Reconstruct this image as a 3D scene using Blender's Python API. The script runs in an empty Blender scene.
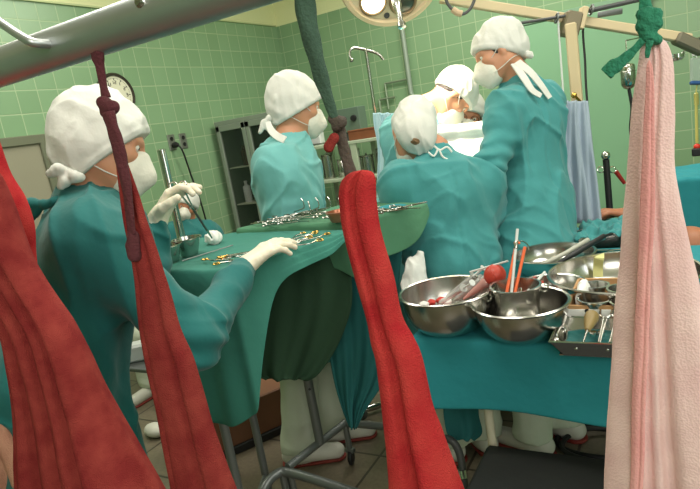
import bpy, math, random
import numpy as np
try:
    import openvdb as vdb
except Exception:
    import pyopenvdb as vdb
from mathutils import Vector, Matrix
random.seed(7)
SC = bpy.context.scene
COL = SC.collection
A = np.array
PI = math.pi

# ------------------------------------------------------------------ camera
FPX, CZ = 580.8, 1.45
_p, _r, _y = [math.radians(v) for v in (11.7, -9.62, -30.34)]
CF = A([math.sin(_y)*math.cos(_p), math.cos(_y)*math.cos(_p), -math.sin(_p)])
_R0 = A([math.cos(_y), -math.sin(_y), 0]); _U0 = np.cross(_R0, CF)
CR = math.cos(_r)*_R0 + math.sin(_r)*_U0
CU = -math.sin(_r)*_R0 + math.cos(_r)*_U0
CO = A([0, 0, CZ])
cam_d = bpy.data.cameras.new('camera'); cam = bpy.data.objects.new('camera', cam_d); COL.objects.link(cam)
m = Matrix.Identity(4)
for i in range(3):
    m[i][0], m[i][1], m[i][2], m[i][3] = CR[i], CU[i], -CF[i], CO[i]
cam.matrix_world = m
cam_d.sensor_width = 36; cam_d.lens = FPX/700*36; cam_d.clip_start = .05
SC.camera = cam

def ray(x, y): return CF + CR*(x-350)/FPX - CU*(y-244.5)/FPX
def D(x, y, d): return CO + ray(x, y)*d           # point at a distance along the view
def Z(x, y, z): r = ray(x, y); return CO + r*(z-CZ)/r[2]     # point on a level
def Y(x, y, yy): r = ray(x, y); return CO + r*yy/r[1]        # point on a plane parallel to the back wall
def X(x, y, xx): r = ray(x, y); return CO + r*xx/r[0]
def cv(a, b, c):                                  # direction given as right, up, away
    v = CR*a + CU*b + CF*c; return v/np.linalg.norm(v)
def nz(v): v = A(v, float); return v/max(np.linalg.norm(v), 1e-9)

# ------------------------------------------------------------------ materials
def srgb(h):
    if isinstance(h, (tuple, list)): c = [v/255 for v in h]
    return tuple((v/12.92 if v <= .04045 else ((v+.055)/1.055)**2.4) for v in c)
MATS = {}
def mat(name, col, rough=.6, metal=0, bump=0, bscale=60, var=0, vscale=6, sheen=0, emit=0, trans=0, ior=1.45, spec=None, weave=0, alpha=1, sss=0):
    if name in MATS: return MATS[name]
    m = bpy.data.materials.new(name); m.use_nodes = True
    nt = m.node_tree; b = nt.nodes['Principled BSDF']
    c = srgb(col)
    b.inputs['Base Color'].default_value = (*c, 1)
    b.inputs['Roughness'].default_value = rough
    b.inputs['Metallic'].default_value = metal
    if spec is not None: b.inputs['Specular IOR Level'].default_value = spec
    if sheen: b.inputs['Sheen Weight'].default_value = sheen; b.inputs['Sheen Roughness'].default_value = .5
    if emit:
        b.inputs['Emission Color'].default_value = (*c, 1); b.inputs['Emission Strength'].default_value = emit
    if trans: b.inputs['Transmission Weight'].default_value = trans; b.inputs['IOR'].default_value = ior
    if alpha < 1: b.inputs['Alpha'].default_value = alpha
    if sss:
        b.inputs['Subsurface Weight'].default_value = sss; b.inputs['Subsurface Scale'].default_value = .01
    tc = nt.nodes.new('ShaderNodeTexCoord')
    if var:
        n = nt.nodes.new('ShaderNodeTexNoise'); n.inputs['Scale'].default_value = vscale; n.inputs['Detail'].default_value = 4
        nt.links.new(tc.outputs['Object'], n.inputs['Vector'])
        mx = nt.nodes.new('ShaderNodeMix'); mx.data_type = 'RGBA'
        mx.inputs[6].default_value = (*[v*(1-var) for v in c], 1); mx.inputs[7].default_value = (*[min(1, v*(1+var)) for v in c], 1)
        nt.links.new(n.outputs['Fac'], mx.inputs[0]); nt.links.new(mx.outputs[2], b.inputs['Base Color'])
    if bump:
        n = nt.nodes.new('ShaderNodeTexNoise'); n.inputs['Scale'].default_value = bscale; n.inputs['Detail'].default_value = 3
        nt.links.new(tc.outputs['Object'], n.inputs['Vector'])
        bp = nt.nodes.new('ShaderNodeBump'); bp.inputs['Strength'].default_value = bump; bp.inputs['Distance'].default_value = .01
        nt.links.new(n.outputs['Fac'], bp.inputs['Height']); nt.links.new(bp.outputs['Normal'], b.inputs['Normal'])
    MATS[name] = m
    return m

M = {}
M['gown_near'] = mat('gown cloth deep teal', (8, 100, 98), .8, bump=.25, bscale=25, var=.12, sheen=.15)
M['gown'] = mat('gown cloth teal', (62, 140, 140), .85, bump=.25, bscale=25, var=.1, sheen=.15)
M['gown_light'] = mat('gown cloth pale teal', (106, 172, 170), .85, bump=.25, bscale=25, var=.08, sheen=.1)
M['drape_green'] = mat('drape cloth green', (76, 128, 96), .85, bump=.3, bscale=22, var=.1)
M['drape_top'] = mat('drape cloth blue green', (54, 124, 110), .85, bump=.3, bscale=22, var=.08)
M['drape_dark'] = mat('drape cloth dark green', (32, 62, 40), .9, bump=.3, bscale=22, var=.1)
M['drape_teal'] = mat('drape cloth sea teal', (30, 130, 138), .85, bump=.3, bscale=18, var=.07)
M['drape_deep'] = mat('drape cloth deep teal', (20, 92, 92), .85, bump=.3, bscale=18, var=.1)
M['blue_grey'] = mat('screen cloth grey blue', (158, 172, 186), .85, bump=.3, bscale=15, var=.06)
M['pale_blue'] = mat('sheet cloth pale blue', (176, 208, 216), .85, bump=.3, bscale=15, var=.05)
M['cap'] = mat('cap cotton white', (212, 212, 204), .9, bump=.35, bscale=30, var=.03)
M['mask'] = mat('mask fibre white', (216, 214, 200), .9, bump=.2, bscale=90)
M['glove'] = mat('latex glove', (226, 216, 194), .45, bump=.25, bscale=45, var=.05, sss=.1)
M['skin'] = mat('skin', (196, 140, 108), .5, var=.06, sss=.15)
M['skin_dark'] = mat('skin tan', (176, 116, 84), .5, var=.06, sss=.15)
M['hair'] = mat('dark hair', (38, 28, 24), .55, bump=.8, bscale=120)
M['brown_hair'] = mat('brown hair', (120, 92, 60), .6, bump=.8, bscale=120)
M['eye'] = mat('eye white', (225, 220, 210), .2)
M['iris'] = mat('eye dark', (40, 26, 18), .2)
M['white_cloth'] = mat('white cloth', (228, 228, 222), .9, bump=.3, bscale=25)
M['trouser'] = mat('trouser cotton', (198, 206, 186), .9, bump=.35, bscale=18, var=.06)
M['shoe'] = mat('shoe white rubber', (206, 204, 192), .5, var=.05)
M['steel'] = mat('stainless steel', (188, 186, 180), .22, 1, bump=.03, bscale=14, var=.08)
M['rail_steel'] = mat('brushed steel tube', (196, 200, 200), .42, .9, bump=.02, bscale=30, var=.12, vscale=9)
M['tube_grey'] = mat('grey painted tube', (120, 124, 122), .4, .6)
M['chrome'] = mat('chrome', (200, 200, 196), .12, 1)
M['gold'] = mat('gold plated steel', (214, 170, 88), .25, 1)
M['black'] = mat('black rubber', (24, 24, 25), .5, var=.1)
M['darkgrey'] = mat('dark grey paint', (70, 72, 72), .5)
M['cream'] = mat('cream enamel', (222, 206, 172), .4, var=.04)
M['beige'] = mat('beige painted steel', (212, 192, 154), .45, var=.05)
M['glass'] = mat('clear glass', (240, 246, 246), .03, trans=1)
M['pane'] = mat('cabinet glass', (60, 74, 64), .05, alpha=.22)
M['red_rubber'] = mat('red rubber', (176, 58, 42), .45, var=.08)
M['orange'] = mat('orange rubber tube', (222, 98, 48), .45)
M['blood'] = mat('stained gauze', (190, 60, 50), .7, var=.3, vscale=60)
M['wood'] = mat('varnished wood', (126, 74, 46), .5, var=.2, vscale=20)
M['handle_wood'] = mat('olive wood handle', (132, 112, 66), .5, var=.2, vscale=30)
M['card'] = mat('cardboard', (176, 136, 92), .8, var=.08)
M['tape'] = mat('yellow tape', (206, 204, 138), .7)
M['plastic'] = mat('white plastic', (206, 210, 206), .45)
M['blue'] = mat('blue plastic', (48, 92, 150), .45)
M['knit_green'] = mat('knitted dark green tape', (46, 128, 98), .9, bump=.5, bscale=260, var=.2, vscale=80)
M['tie_brown'] = mat('brown green stained tape', (86, 76, 68), .9, bump=.4, bscale=260, var=.4, vscale=40)
M['maroon'] = mat('maroon tape', (92, 42, 48), .9, bump=.4, bscale=260, var=.3, vscale=40)
M['tie_dark'] = mat('dark green stained tape', (66, 92, 76), .9, bump=.4, bscale=260, var=.4, vscale=30)
M['lens'] = mat('lamp lens glow', (255, 244, 216), .3, emit=14)
M['clockface'] = mat('clock face paper', (226, 224, 198), .6)
M['brownbox'] = mat('brown leatherette', (112, 72, 48), .6, var=.12)
M['blackseat'] = mat('black vinyl', (34, 36, 34), .55, bump=.1, bscale=40, var=.15)

def terry(name, col, col2, disp=1.0):
    m = mat(name, col, .95, spec=.08)
    nt = m.node_tree; b = nt.nodes['Principled BSDF']; tc = nt.nodes.new('ShaderNodeTexCoord')
    v = nt.nodes.new('ShaderNodeTexVoronoi'); v.inputs['Scale'].default_value = 520
    n = nt.nodes.new('ShaderNodeTexNoise'); n.inputs['Scale'].default_value = 24; n.inputs['Detail'].default_value = 6
    nt.links.new(tc.outputs['Object'], v.inputs['Vector']); nt.links.new(tc.outputs['Object'], n.inputs['Vector'])
    mx = nt.nodes.new('ShaderNodeMix'); mx.data_type = 'RGBA'
    mx.inputs[6].default_value = (*srgb(col), 1); mx.inputs[7].default_value = (*srgb(col2), 1)
    cr = nt.nodes.new('ShaderNodeMapRange'); cr.inputs[1].default_value = .35; cr.inputs[2].default_value = .65
    nt.links.new(n.outputs['Fac'], cr.inputs[0]); nt.links.new(cr.outputs[0], mx.inputs[0]); nt.links.new(mx.outputs[2], b.inputs['Base Color'])
    ad = nt.nodes.new('ShaderNodeMath'); ad.operation = 'ADD'
    nt.links.new(v.outputs['Distance'], ad.inputs[0]); nt.links.new(n.outputs['Fac'], ad.inputs[1])
    bp = nt.nodes.new('ShaderNodeBump'); bp.inputs['Strength'].default_value = .6*disp; bp.inputs['Distance'].default_value = .004
    nt.links.new(ad.outputs[0], bp.inputs['Height']); nt.links.new(bp.outputs['Normal'], b.inputs['Normal'])
    return m
M['red'] = terry('red towelling', (178, 42, 48), (196, 66, 62), .7)
M['red_dull'] = terry('dull red towelling', (130, 44, 44), (154, 64, 58), .7)
M['pink'] = terry('pink towelling', (226, 188, 184), (238, 206, 200), .4)
M['pink_deep'] = terry('deep pink towelling', (220, 152, 148), (228, 168, 162), .4)
M['pink_brown'] = terry('dusty pink towelling', (190, 134, 112), (206, 154, 130))

def tile_mat(name, axis, top=2.57, ph=(0, 0)):
    m = bpy.data.materials.new(name); m.use_nodes = True
    nt = m.node_tree; N = nt.nodes; L = nt.links; b = N['Principled BSDF']
    g = N.new('ShaderNodeNewGeometry'); s = N.new('ShaderNodeSeparateXYZ'); L.new(g.outputs['Position'], s.inputs[0])
    def mth(op, a, bb=None, c=None):
        n = N.new('ShaderNodeMath'); n.operation = op
        for i, v in enumerate((a, bb, c)):
            if v is None: continue
            if isinstance(v, (int, float)): n.inputs[i].default_value = v
            else: L.new(v, n.inputs[i])
        return n.outputs[0]
    u = mth('ADD', mth('DIVIDE', s.outputs[axis], .15), 100+ph[0]); w = mth('ADD', mth('DIVIDE', s.outputs['Z'], .15), 100+ph[1])
    def edge(q):
        f = mth('FRACT', q); return mth('MINIMUM', f, mth('SUBTRACT', 1, f))
    e = mth('MINIMUM', edge(u), edge(w))
    gr = N.new('ShaderNodeMapRange'); gr.inputs[1].default_value = .014; gr.inputs[2].default_value = .03
    L.new(e, gr.inputs[0])
    wn = N.new('ShaderNodeTexWhiteNoise'); wn.noise_dimensions = '2D'
    cb = N.new('ShaderNodeCombineXYZ'); L.new(mth('FLOOR', u), cb.inputs[0]); L.new(mth('FLOOR', w), cb.inputs[1]); L.new(cb.outputs[0], wn.inputs['Vector'])
    t1 = N.new('ShaderNodeMix'); t1.data_type = 'RGBA'
    t1.inputs[6].default_value = (*srgb((128, 162, 122)), 1); t1.inputs[7].default_value = (*srgb((136, 170, 130)), 1); L.new(wn.outputs[0], t1.inputs[0])
    t2 = N.new('ShaderNodeMix'); t2.data_type = 'RGBA'; t2.inputs[6].default_value = (*srgb((168, 190, 150)), 1)
    L.new(gr.outputs[0], t2.inputs[0]); L.new(t1.outputs[2], t2.inputs[7])
    pt = mth('GREATER_THAN', s.outputs['Z'], top)
    t3 = N.new('ShaderNodeMix'); t3.data_type = 'RGBA'; L.new(pt, t3.inputs[0]); L.new(t2.outputs[2], t3.inputs[6]); t3.inputs[7].default_value = (*srgb((226, 228, 178)), 1)
    L.new(t3.outputs[2], b.inputs['Base Color'])
    bp = N.new('ShaderNodeBump'); bp.inputs['Strength'].default_value = .35; bp.inputs['Distance'].default_value = .004
    L.new(gr.outputs[0], bp.inputs['Height']); L.new(bp.outputs['Normal'], b.inputs['Normal'])
    rr = mth('MULTIPLY_ADD', pt, .35, .3); L.new(rr, b.inputs['Roughness'])
    return m
def floor_mat():
    m = bpy.data.materials.new('floor tiles'); m.use_nodes = True
    nt = m.node_tree; N = nt.nodes; L = nt.links; b = N['Principled BSDF']
    tc = N.new('ShaderNodeTexCoord'); br = N.new('ShaderNodeTexBrick'); br.offset = 0
    br.inputs['Scale'].default_value = 1; br.inputs['Brick Width'].default_value = .4; br.inputs['Row Height'].default_value = .4
    br.inputs['Mortar Size'].default_value = .006; br.inputs['Color1'].default_value = (*srgb((128, 116, 96)), 1); br.inputs['Color2'].default_value = (*srgb((120, 110, 92)), 1)
    br.inputs['Mortar'].default_value = (*srgb((64, 56, 46)), 1)
    L.new(tc.outputs['Object'], br.inputs['Vector'])
    n = N.new('ShaderNodeTexNoise'); n.inputs['Scale'].default_value = 60; L.new(tc.outputs['Object'], n.inputs['Vector'])
    mx = N.new('ShaderNodeMix'); mx.data_type = 'RGBA'; mx.blend_type = 'MULTIPLY'; mx.inputs[0].default_value = .5
    L.new(br.outputs['Color'], mx.inputs[6]); L.new(n.outputs['Fac'], mx.inputs[7]); L.new(mx.outputs[2], b.inputs['Base Color'])
    b.inputs['Roughness'].default_value = .35
    return m

# ------------------------------------------------------------------ object helpers
def wloc(o):
    v = A([0., 0, 0])
    while o is not None:
        v += A(o.location); o = o.parent
    return v
def tag(o, label, cat, group=None, kind=None):
    if label: o['label'] = label
    if cat: o['category'] = cat
    if group: o['group'] = group
    if kind: o['kind'] = kind
    return o
def thing(name, label, cat, loc, group=None):
    o = bpy.data.objects.new(name, None); COL.objects.link(o); o.location = loc; o.empty_display_size = .05
    return tag(o, label, cat, group)
def mkmesh(name, verts, faces, material, parent=None, smooth=True, loc=None):
    """verts in world coordinates"""
    verts = np.asarray(verts, float)
    if parent is not None: off = wloc(parent)
    elif loc is not None: off = A(loc, float)
    else: off = A([0., 0, 0])
    me = bpy.data.meshes.new(name); v = verts-off
    if isinstance(faces, np.ndarray) and faces.ndim == 2 and faces.shape[1] == 4:
        n = len(faces); me.vertices.add(len(v)); me.vertices.foreach_set('co', v.astype(np.float32).ravel())
        me.loops.add(4*n); me.loops.foreach_set('vertex_index', faces.astype(np.int32).ravel())
        me.polygons.add(n); me.polygons.foreach_set('loop_start', np.arange(0, 4*n, 4, dtype=np.int32))
        try: me.polygons.foreach_set('loop_total', np.full(n, 4, dtype=np.int32))
        except Exception: pass
        me.update(calc_edges=True); me.validate()
    else:
        me.from_pydata(v.tolist(), [], [list(map(int, f)) for f in faces]); me.update()
    if smooth:
        me.polygons.foreach_set('use_smooth', [True]*len(me.polygons))
    me.materials.append(material)
    o = bpy.data.objects.new(name, me); COL.objects.link(o)
    if parent is not None: o.parent = parent
    elif loc is not None: o.location = loc
    return o

class MB:
    def __init__(s): s.v = []; s.f = []
    def add(s, v, f):
        n = len(s.v); s.v += [tuple(map(float, p)) for p in v]; s.f += [[i+n for i in q] for q in f]; return s
    def box(s, c, h, ax=None):
        c = A(c, float); ax = np.eye(3) if ax is None else [nz(a) for a in ax]
        v = [c+ax[0]*h[0]*i+ax[1]*h[1]*j+ax[2]*h[2]*k for k in (-1, 1) for j in (-1, 1) for i in (-1, 1)]
        return s.add(v, [(0, 2, 3, 1), (4, 5, 7, 6), (0, 1, 5, 4), (2, 6, 7, 3), (0, 4, 6, 2), (1, 3, 7, 5)])
    def rbox(s, c, h, ax=None, r=.004):
        """box with chamfered edges"""
        c = A(c, float); ax = np.eye(3) if ax is None else [nz(a) for a in ax]; r = min(r, *[x*.9 for x in h])
        vs = []; idx = {}
        for sx in (-1, 1):
            for sy in (-1, 1):
                for sz in (-1, 1):
                    for k in range(3):
                        q = [sx*(h[0]-(0 if k == 0 else r)), sy*(h[1]-(0 if k == 1 else r)), sz*(h[2]-(0 if k == 2 else r))]
                        idx[(sx, sy, sz, k)] = len(vs); vs.append(c+ax[0]*q[0]+ax[1]*q[1]+ax[2]*q[2])
        F = []
        for k in range(3):
            o = [a for a in range(3) if a != k]
            for sg in (-1, 1):
                q = []
                for a, b in ((-1, -1), (1, -1), (1, 1), (-1, 1)):
                    t = [0, 0, 0]; t[k] = sg; t[o[0]] = a; t[o[1]] = b; q.append(idx[(*t, k)])
                F.append(q)
        for k in range(3):       # edges along axis k
            o = [a for a in range(3) if a != k]
            for a in (-1, 1):
                for b in (-1, 1):
                    t1 = [0, 0, 0]; t1[k] = -1; t1[o[0]] = a; t1[o[1]] = b; t2 = list(t1); t2[k] = 1
                    F.append([idx[(*t1, o[0])], idx[(*t2, o[0])], idx[(*t2, o[1])], idx[(*t1, o[1])]])
        for sx in (-1, 1):
            for sy in (-1, 1):
                for sz in (-1, 1): F.append([idx[(sx, sy, sz, k)] for k in range(3)])
        return s.add(vs, F)
    def tube(s, pts, r, seg=12, closed=False, flat=None):
        pts = [A(p, float) for p in pts]; n = len(pts)
        rr = r if isinstance(r, (list, tuple)) else [r]*n
        T = []
        for i in range(n):
            if closed: t = pts[(i+1) % n]-pts[i-1]
            else: t = pts[min(i+1, n-1)]-pts[max(i-1, 0)]
            T.append(nz(t))
        up = A([0, 0, 1.]) if abs(T[0][2]) < .9 else A([1., 0, 0])
        if flat is not None: up = nz(flat)
        nrm = nz(up-T[0]*(up@T[0])); V = []; F = []
        for i in range(n):
            nrm = nz(nrm-T[i]*(nrm@T[i])); bi = np.cross(T[i], nrm)
            for k in range(seg):
                a = 2*PI*k/seg; V.append(pts[i]+(nrm*math.cos(a)+bi*math.sin(a))*rr[i])
        m_ = n if closed else n-1
        for i in range(m_):
            for k in range(seg):
                a = i*seg+k; b = i*seg+(k+1) % seg; c = ((i+1) % n)*seg+(k+1) % seg; d = ((i+1) % n)*seg+k
                F.append((a, b, c, d))
        if not closed: F.append(list(range(seg))[::-1]); F.append([(n-1)*seg+k for k in range(seg)])
        return s.add(V, F)
    def lathe(s, prof, c, axis=(0, 0, 1), seg=48, cap=True):
        c = A(c, float); ax = nz(axis); t = A([1., 0, 0]) if abs(ax[0]) < .9 else A([0, 1., 0])
        e1 = nz(t-ax*(t@ax)); e2 = np.cross(ax, e1); V = []; F = []
        for r, h in prof:
            for k in range(seg):
                a = 2*PI*k/seg; V.append(c+ax*h+(e1*math.cos(a)+e2*math.sin(a))*max(r, 1e-4))
        for i in range(len(prof)-1):
            for k in range(seg):
                F.append((i*seg+k, i*seg+(k+1) % seg, (i+1)*seg+(k+1) % seg, (i+1)*seg+k))
        if cap: F.append(list(range(seg))[::-1]); F.append([(len(prof)-1)*seg+k for k in range(seg)])
        return s.add(V, F)
    def ball(s, c, r, ax=None, seg=20):
        ax = np.eye(3) if ax is None else ax; r = [r]*3 if isinstance(r, (int, float)) else r
        V = []; F = []; n = seg//2
        for i in range(n+1):
            th = PI*i/n
            for k in range(seg):
                ph = 2*PI*k/seg; q = (math.sin(th)*math.cos(ph)*r[0], math.sin(th)*math.sin(ph)*r[1], math.cos(th)*r[2])
                V.append(A(c)+ax[0]*q[0]+ax[1]*q[1]+ax[2]*q[2])
        for i in range(n):
            for k in range(seg): F.append((i*seg+k, (i+1)*seg+k, (i+1)*seg+(k+1) % seg, i*seg+(k+1) % seg))
        return s.add(V, F)
    def torus(s, c, R, r, axis=(0, 0, 1), seg=28, n=8, sx=1.0, dirx=None):
        ax = nz(axis); t = A([1., 0, 0]) if abs(ax[0]) < .9 else A([0, 1., 0])
        if dirx is not None: t = A(dirx, float)
        e1 = nz(t-ax*(t@ax)); e2 = np.cross(ax, e1)
        return s.tube([A(c)+e1*math.cos(2*PI*i/seg)*R*sx+e2*math.sin(2*PI*i/seg)*R for i in range(seg)], r, n, closed=True)
    def build(s, name, material, parent=None, smooth=True, label=None, cat=None, group=None, kind=None, fix=True, sharp=True):
        loc = None
        if parent is None and cat is not None:
            v = A(s.v); loc = (float((v[:, 0].min()+v[:, 0].max())/2), float((v[:, 1].min()+v[:, 1].max())/2), float(v[:, 2].min()))
        o = mkmesh(name, s.v, s.f, material, parent, smooth, loc)
        import bmesh
        if fix:
            bm = bmesh.new(); bm.from_mesh(o.data); bmesh.ops.recalc_face_normals(bm, faces=bm.faces)
            if sharp and smooth:
                for e in bm.edges:
                    if len(e.link_faces) == 2 and e.calc_face_angle(0) > .6: e.smooth = False
            bm.to_mesh(o.data); bm.free()
        tag(o, label, cat, group, kind)
        return o
def smoothpath(pts, n=6):
    """Catmull-Rom through points (arrays of any dimension)"""
    pts = [A(p, float) for p in pts]; out = []
    P = [2*pts[0]-pts[1]]+pts+[2*pts[-1]-pts[-2]]
    for i in range(1, len(P)-2):
        for j in range(n):
            t = j/n
            out.append(.5*((2*P[i])+(-P[i-1]+P[i+1])*t+(2*P[i-1]-5*P[i]+4*P[i+1]-P[i+2])*t*t+(-P[i-1]+3*P[i]-3*P[i+1]+P[i+2])*t**3))
    out.append(pts[-1]); return out
def copy_tree(o, parent=None):
    c = o.copy(); COL.objects.link(c); c.parent = parent
    for ch in [x for x in o.children]: copy_tree(ch, c)
    return c

# ------------------------------------------------------------------ signed distance modelling
_rs = np.random.RandomState(3)
_nk = [(_rs.normal(size=3), _rs.uniform(0, 6.28)) for _ in range(24)]
def noise(p, sc, seed=0, n=5):
    q = p*sc; s = 0
    for i in range(n):
        k, ph = _nk[(i+seed*5) % 24]; k2, ph2 = _nk[(i*3+seed*7+1) % 24]
        s = s+np.sin(q@k+ph+1.6*np.sin(q@(k2*.7)+ph2))
    return s/n
def smin(a, b, k):
    if k <= 0: return np.minimum(a, b)
    h = np.maximum(k-np.abs(a-b), 0)/k
    return np.minimum(a, b)-h*h*k*.25
def cone(p, a, b, r1, r2, flat=None, fs=1.0):
    a = A(a, float); b = A(b, float); ba = b-a; pa = p-a
    h = np.clip(pa@ba/max(ba@ba, 1e-9), 0, 1)
    q = pa-h[..., None]*ba
    if flat is not None:
        n = nz(flat); q = q+(q@n)[..., None]*n*(fs-1)
    return np.sqrt((q*q).sum(-1))-(r1+(r2-r1)*h)
def ell(p, c, r, ax):
    q = p-A(c, float); k = np.stack([(q@nz(ax[i]))/r[i] for i in range(3)], -1)
    l = np.sqrt((k*k).sum(-1)); return (l-1)*min(r)*1.0 if False else (l-1)*(r[0]*r[1]*r[2])**(1/3)
class SDF:
    def __init__(s): s.p = []; s.lo = A([9e9]*3); s.hi = -s.lo; s.post = []
    def grow(s, c, r): s.lo = np.minimum(s.lo, A(c)-r); s.hi = np.maximum(s.hi, A(c)+r)
    def cone(s, a, b, r1, r2=None, k=.02, flat=None, fs=1.0):
        r2 = r1 if r2 is None else r2
        s.p.append(('c', a, b, r1, r2, k, flat, fs)); s.grow(a, r1*(1 if fs >= 1 else 1/fs)); s.grow(b, r2*(1 if fs >= 1 else 1/fs)); return s
    def ell(s, c, r, ax=((1, 0, 0), (0, 1, 0), (0, 0, 1)), k=.02, sub=False):
        s.p.append(('s' if sub else 'e', c, r, ax, k)); 
        if not sub: s.grow(c, max(r))
        return s
    def f(s, p):
        d = None
        for q in s.p:
            if q[0] == 'c': v = cone(p, q[1], q[2], q[3], q[4], q[6], q[7]); k = q[5]
            else: v = ell(p, q[1], q[2], q[3]); k = q[4]
            if q[0] == 's': d = -smin(-d, v, k); continue
            d = v if d is None else smin(d, v, k)
        for g in s.post: d = g(p, d)
        return d
    def mesh(s, vox, pad=.03):
        lo = s.lo-pad; B = 12; n = np.ceil((s.hi+pad-lo)/vox/B).astype(int)*B
        nb = n//B
        cx = [lo[i]+(np.arange(nb[i])*B+B/2)*vox for i in range(3)]
        G = np.stack(np.meshgrid(*cx, indexing='ij'), -1).reshape(-1, 3); dc = s.f(G)
        arr = np.full(n, 1., np.float32); rad = B*vox*1.15+.012
        base = np.stack(np.meshgrid(*[np.arange(B)]*3, indexing='ij'), -1)
        act = [i for i in range(len(dc)) if abs(dc[i]) < rad]
        ins = set(i for i in range(len(dc)) if dc[i] <= -rad)
        for i in ins:
            a, b, c = np.unravel_index(i, nb); arr[a*B:a*B+B, b*B:b*B+B, c*B:c*B+B] = -1.
        CH = 400
        for j in range(0, len(act), CH):
            ids = act[j:j+CH]; bb = A([np.unravel_index(i, nb) for i in ids])*B
            P = lo+(bb[:, None, None, None, :]+base[None])*vox
            dv = s.f(P.reshape(-1, 3)).reshape(len(ids), B, B, B)
            for q, (a, b, c) in enumerate(bb): arr[a:a+B, b:b+B, c:c+B] = dv[q]
        arr[0] = arr[-1] = 1.; arr[:, 0] = arr[:, -1] = 1.; arr[:, :, 0] = arr[:, :, -1] = 1.
        np.clip(arr, -3*vox, 3*vox, out=arr)
        g = vdb.FloatGrid(float(3*vox)); g.copyFromArray(arr)
        pts, quads = g.convertToQuads(0.0)
        v = np.asarray(pts)*vox+lo; q = np.asarray(quads).astype(np.int64)
        a, b, c = v[q[:, 0]], v[q[:, 1]], v[q[:, 2]]; d = v[q[:, 3]]
        vol = (np.einsum('ij,ij->i', a, np.cross(b, c))+np.einsum('ij,ij->i', a, np.cross(c, d))).sum()
        if vol < 0: q = q[:, ::-1].copy()
        return v, q
def sdfobj(name, sd, vox, material, parent=None, loc=None, pad=.03):
    v, q = sd.mesh(vox, pad); return mkmesh(name, v, q, material, parent, True, loc)

# ------------------------------------------------------------------ people
def hand(sd, w, df, pn, ts, curls, g=0.0, s=1.0, thumb=.35, spread=.12, k=.006):
    """palm and five fingers: w wrist, df finger direction, pn side the palm faces, ts thumb side"""
    w = A(w, float); df = nz(df); pn = nz(A(pn)-df*(A(pn)@df)); ts = nz(A(ts)-df*(A(ts)@df)-pn*(A(ts)@pn))
    offs = [.030, .010, -.011, -.030]; kl = [.092, .096, .091, .082]
    Ls = [(.040, .025, .020), (.044, .029, .021), (.041, .027, .020), (.032, .020, .018)]
    sd.cone(w-df*.03*s, w+df*.02*s, (.026+g)*s, (.029+g)*s, k=.02, flat=pn, fs=1.35)
    for i in range(4):
        kn = w+(df*kl[i]+ts*offs[i])*s
        sd.cone(w+(df*.015+ts*offs[i]*.55)*s, kn, (.0165+g)*s, (.0115+g)*s, k=.014)
        d = nz(df+ts*spread*(1.5-i)*.45); p = kn; c = curls[i+1]
        for j, L in enumerate(Ls[i]):
            an = c*(.75 if j == 0 else 1.0 if j == 1 else .7); ax = pn
            d = nz(d*math.cos(an)+nz(ax-d*(ax@d))*math.sin(an)) if abs(ax@d) < .999 else d
            if (ax@d) > .9: ax = -df; pn2 = -df
            r1 = (.0098-.0010*j+g)*s*(.92 if i == 3 else 1); q = p+d*L*s
            sd.cone(p, q, r1, r1-.0008*s, k=k if j == 0 else .003); p = q
            pn_next = nz(np.cross(np.cross(d, pn), d)) if abs(d@pn) < .98 else -df
            if abs(d@pn) > .85: break_pn = -df; ax = break_pn
    base = w+(df*.022+ts*.026)*s; d = nz(df*.62+ts*.62+pn*.42)
    for j, L in enumerate((.040, .031, .025)):
        r1 = (.0150-.0022*j+g)*s; q = base+d*L*s; sd.cone(base, q, r1, r1-.0012*s, k=.012 if j == 0 else .003); base = q
        d = nz(d+nz(df*.8-ts*.5+pn*thumb)*curls[0])

def head_prims(sd, H, f, l, u, s=1.0):
    ax = (f, l, u)
    P = lambda a, b, c: H+(f*a+l*b+u*c)*s
    sd.ell(P(-.012, 0, .022), (.096*s, .075*s, .090*s), ax, k=.03)
    sd.ell(P(.035, 0, -.03), (.056*s, .058*s, .078*s), ax, k=.03)
    for q in (-1, 1):
        sd.cone(P(-.002, .050*q, -.050), P(.060, .016*q, -.092), .022*s, .017*s, k=.03)
        sd.ell(P(.052, .042*q, -.020), (.026*s, .022*s, .022*s), ax, k=.02)                 # cheek
        sd.ell(P(-.004, .077*q, -.008), (.019*s, .008*s, .031*s), ax, k=.006)               # ear
        sd.ell(P(.090, .031*q, .006), (.016*s, .017*s, .011*s), ax, k=.012, sub=True)       # eye socket
        sd.cone(P(.082, .014*q, .022), P(.070, .046*q, .022), .009*s, .007*s, k=.014)       # brow
    sd.cone(P(.083, 0, .008), P(.106, 0, -.026), .008*s, .013*s, k=.014)                    # nose
    sd.ell(P(.088, 0, -.058), (.012*s, .024*s, .009*s), ax, k=.008)                         # lips
    sd.ell(P(.074, 0, -.092), (.020*s, .022*s, .018*s), ax, k=.02)                          # chin

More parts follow.
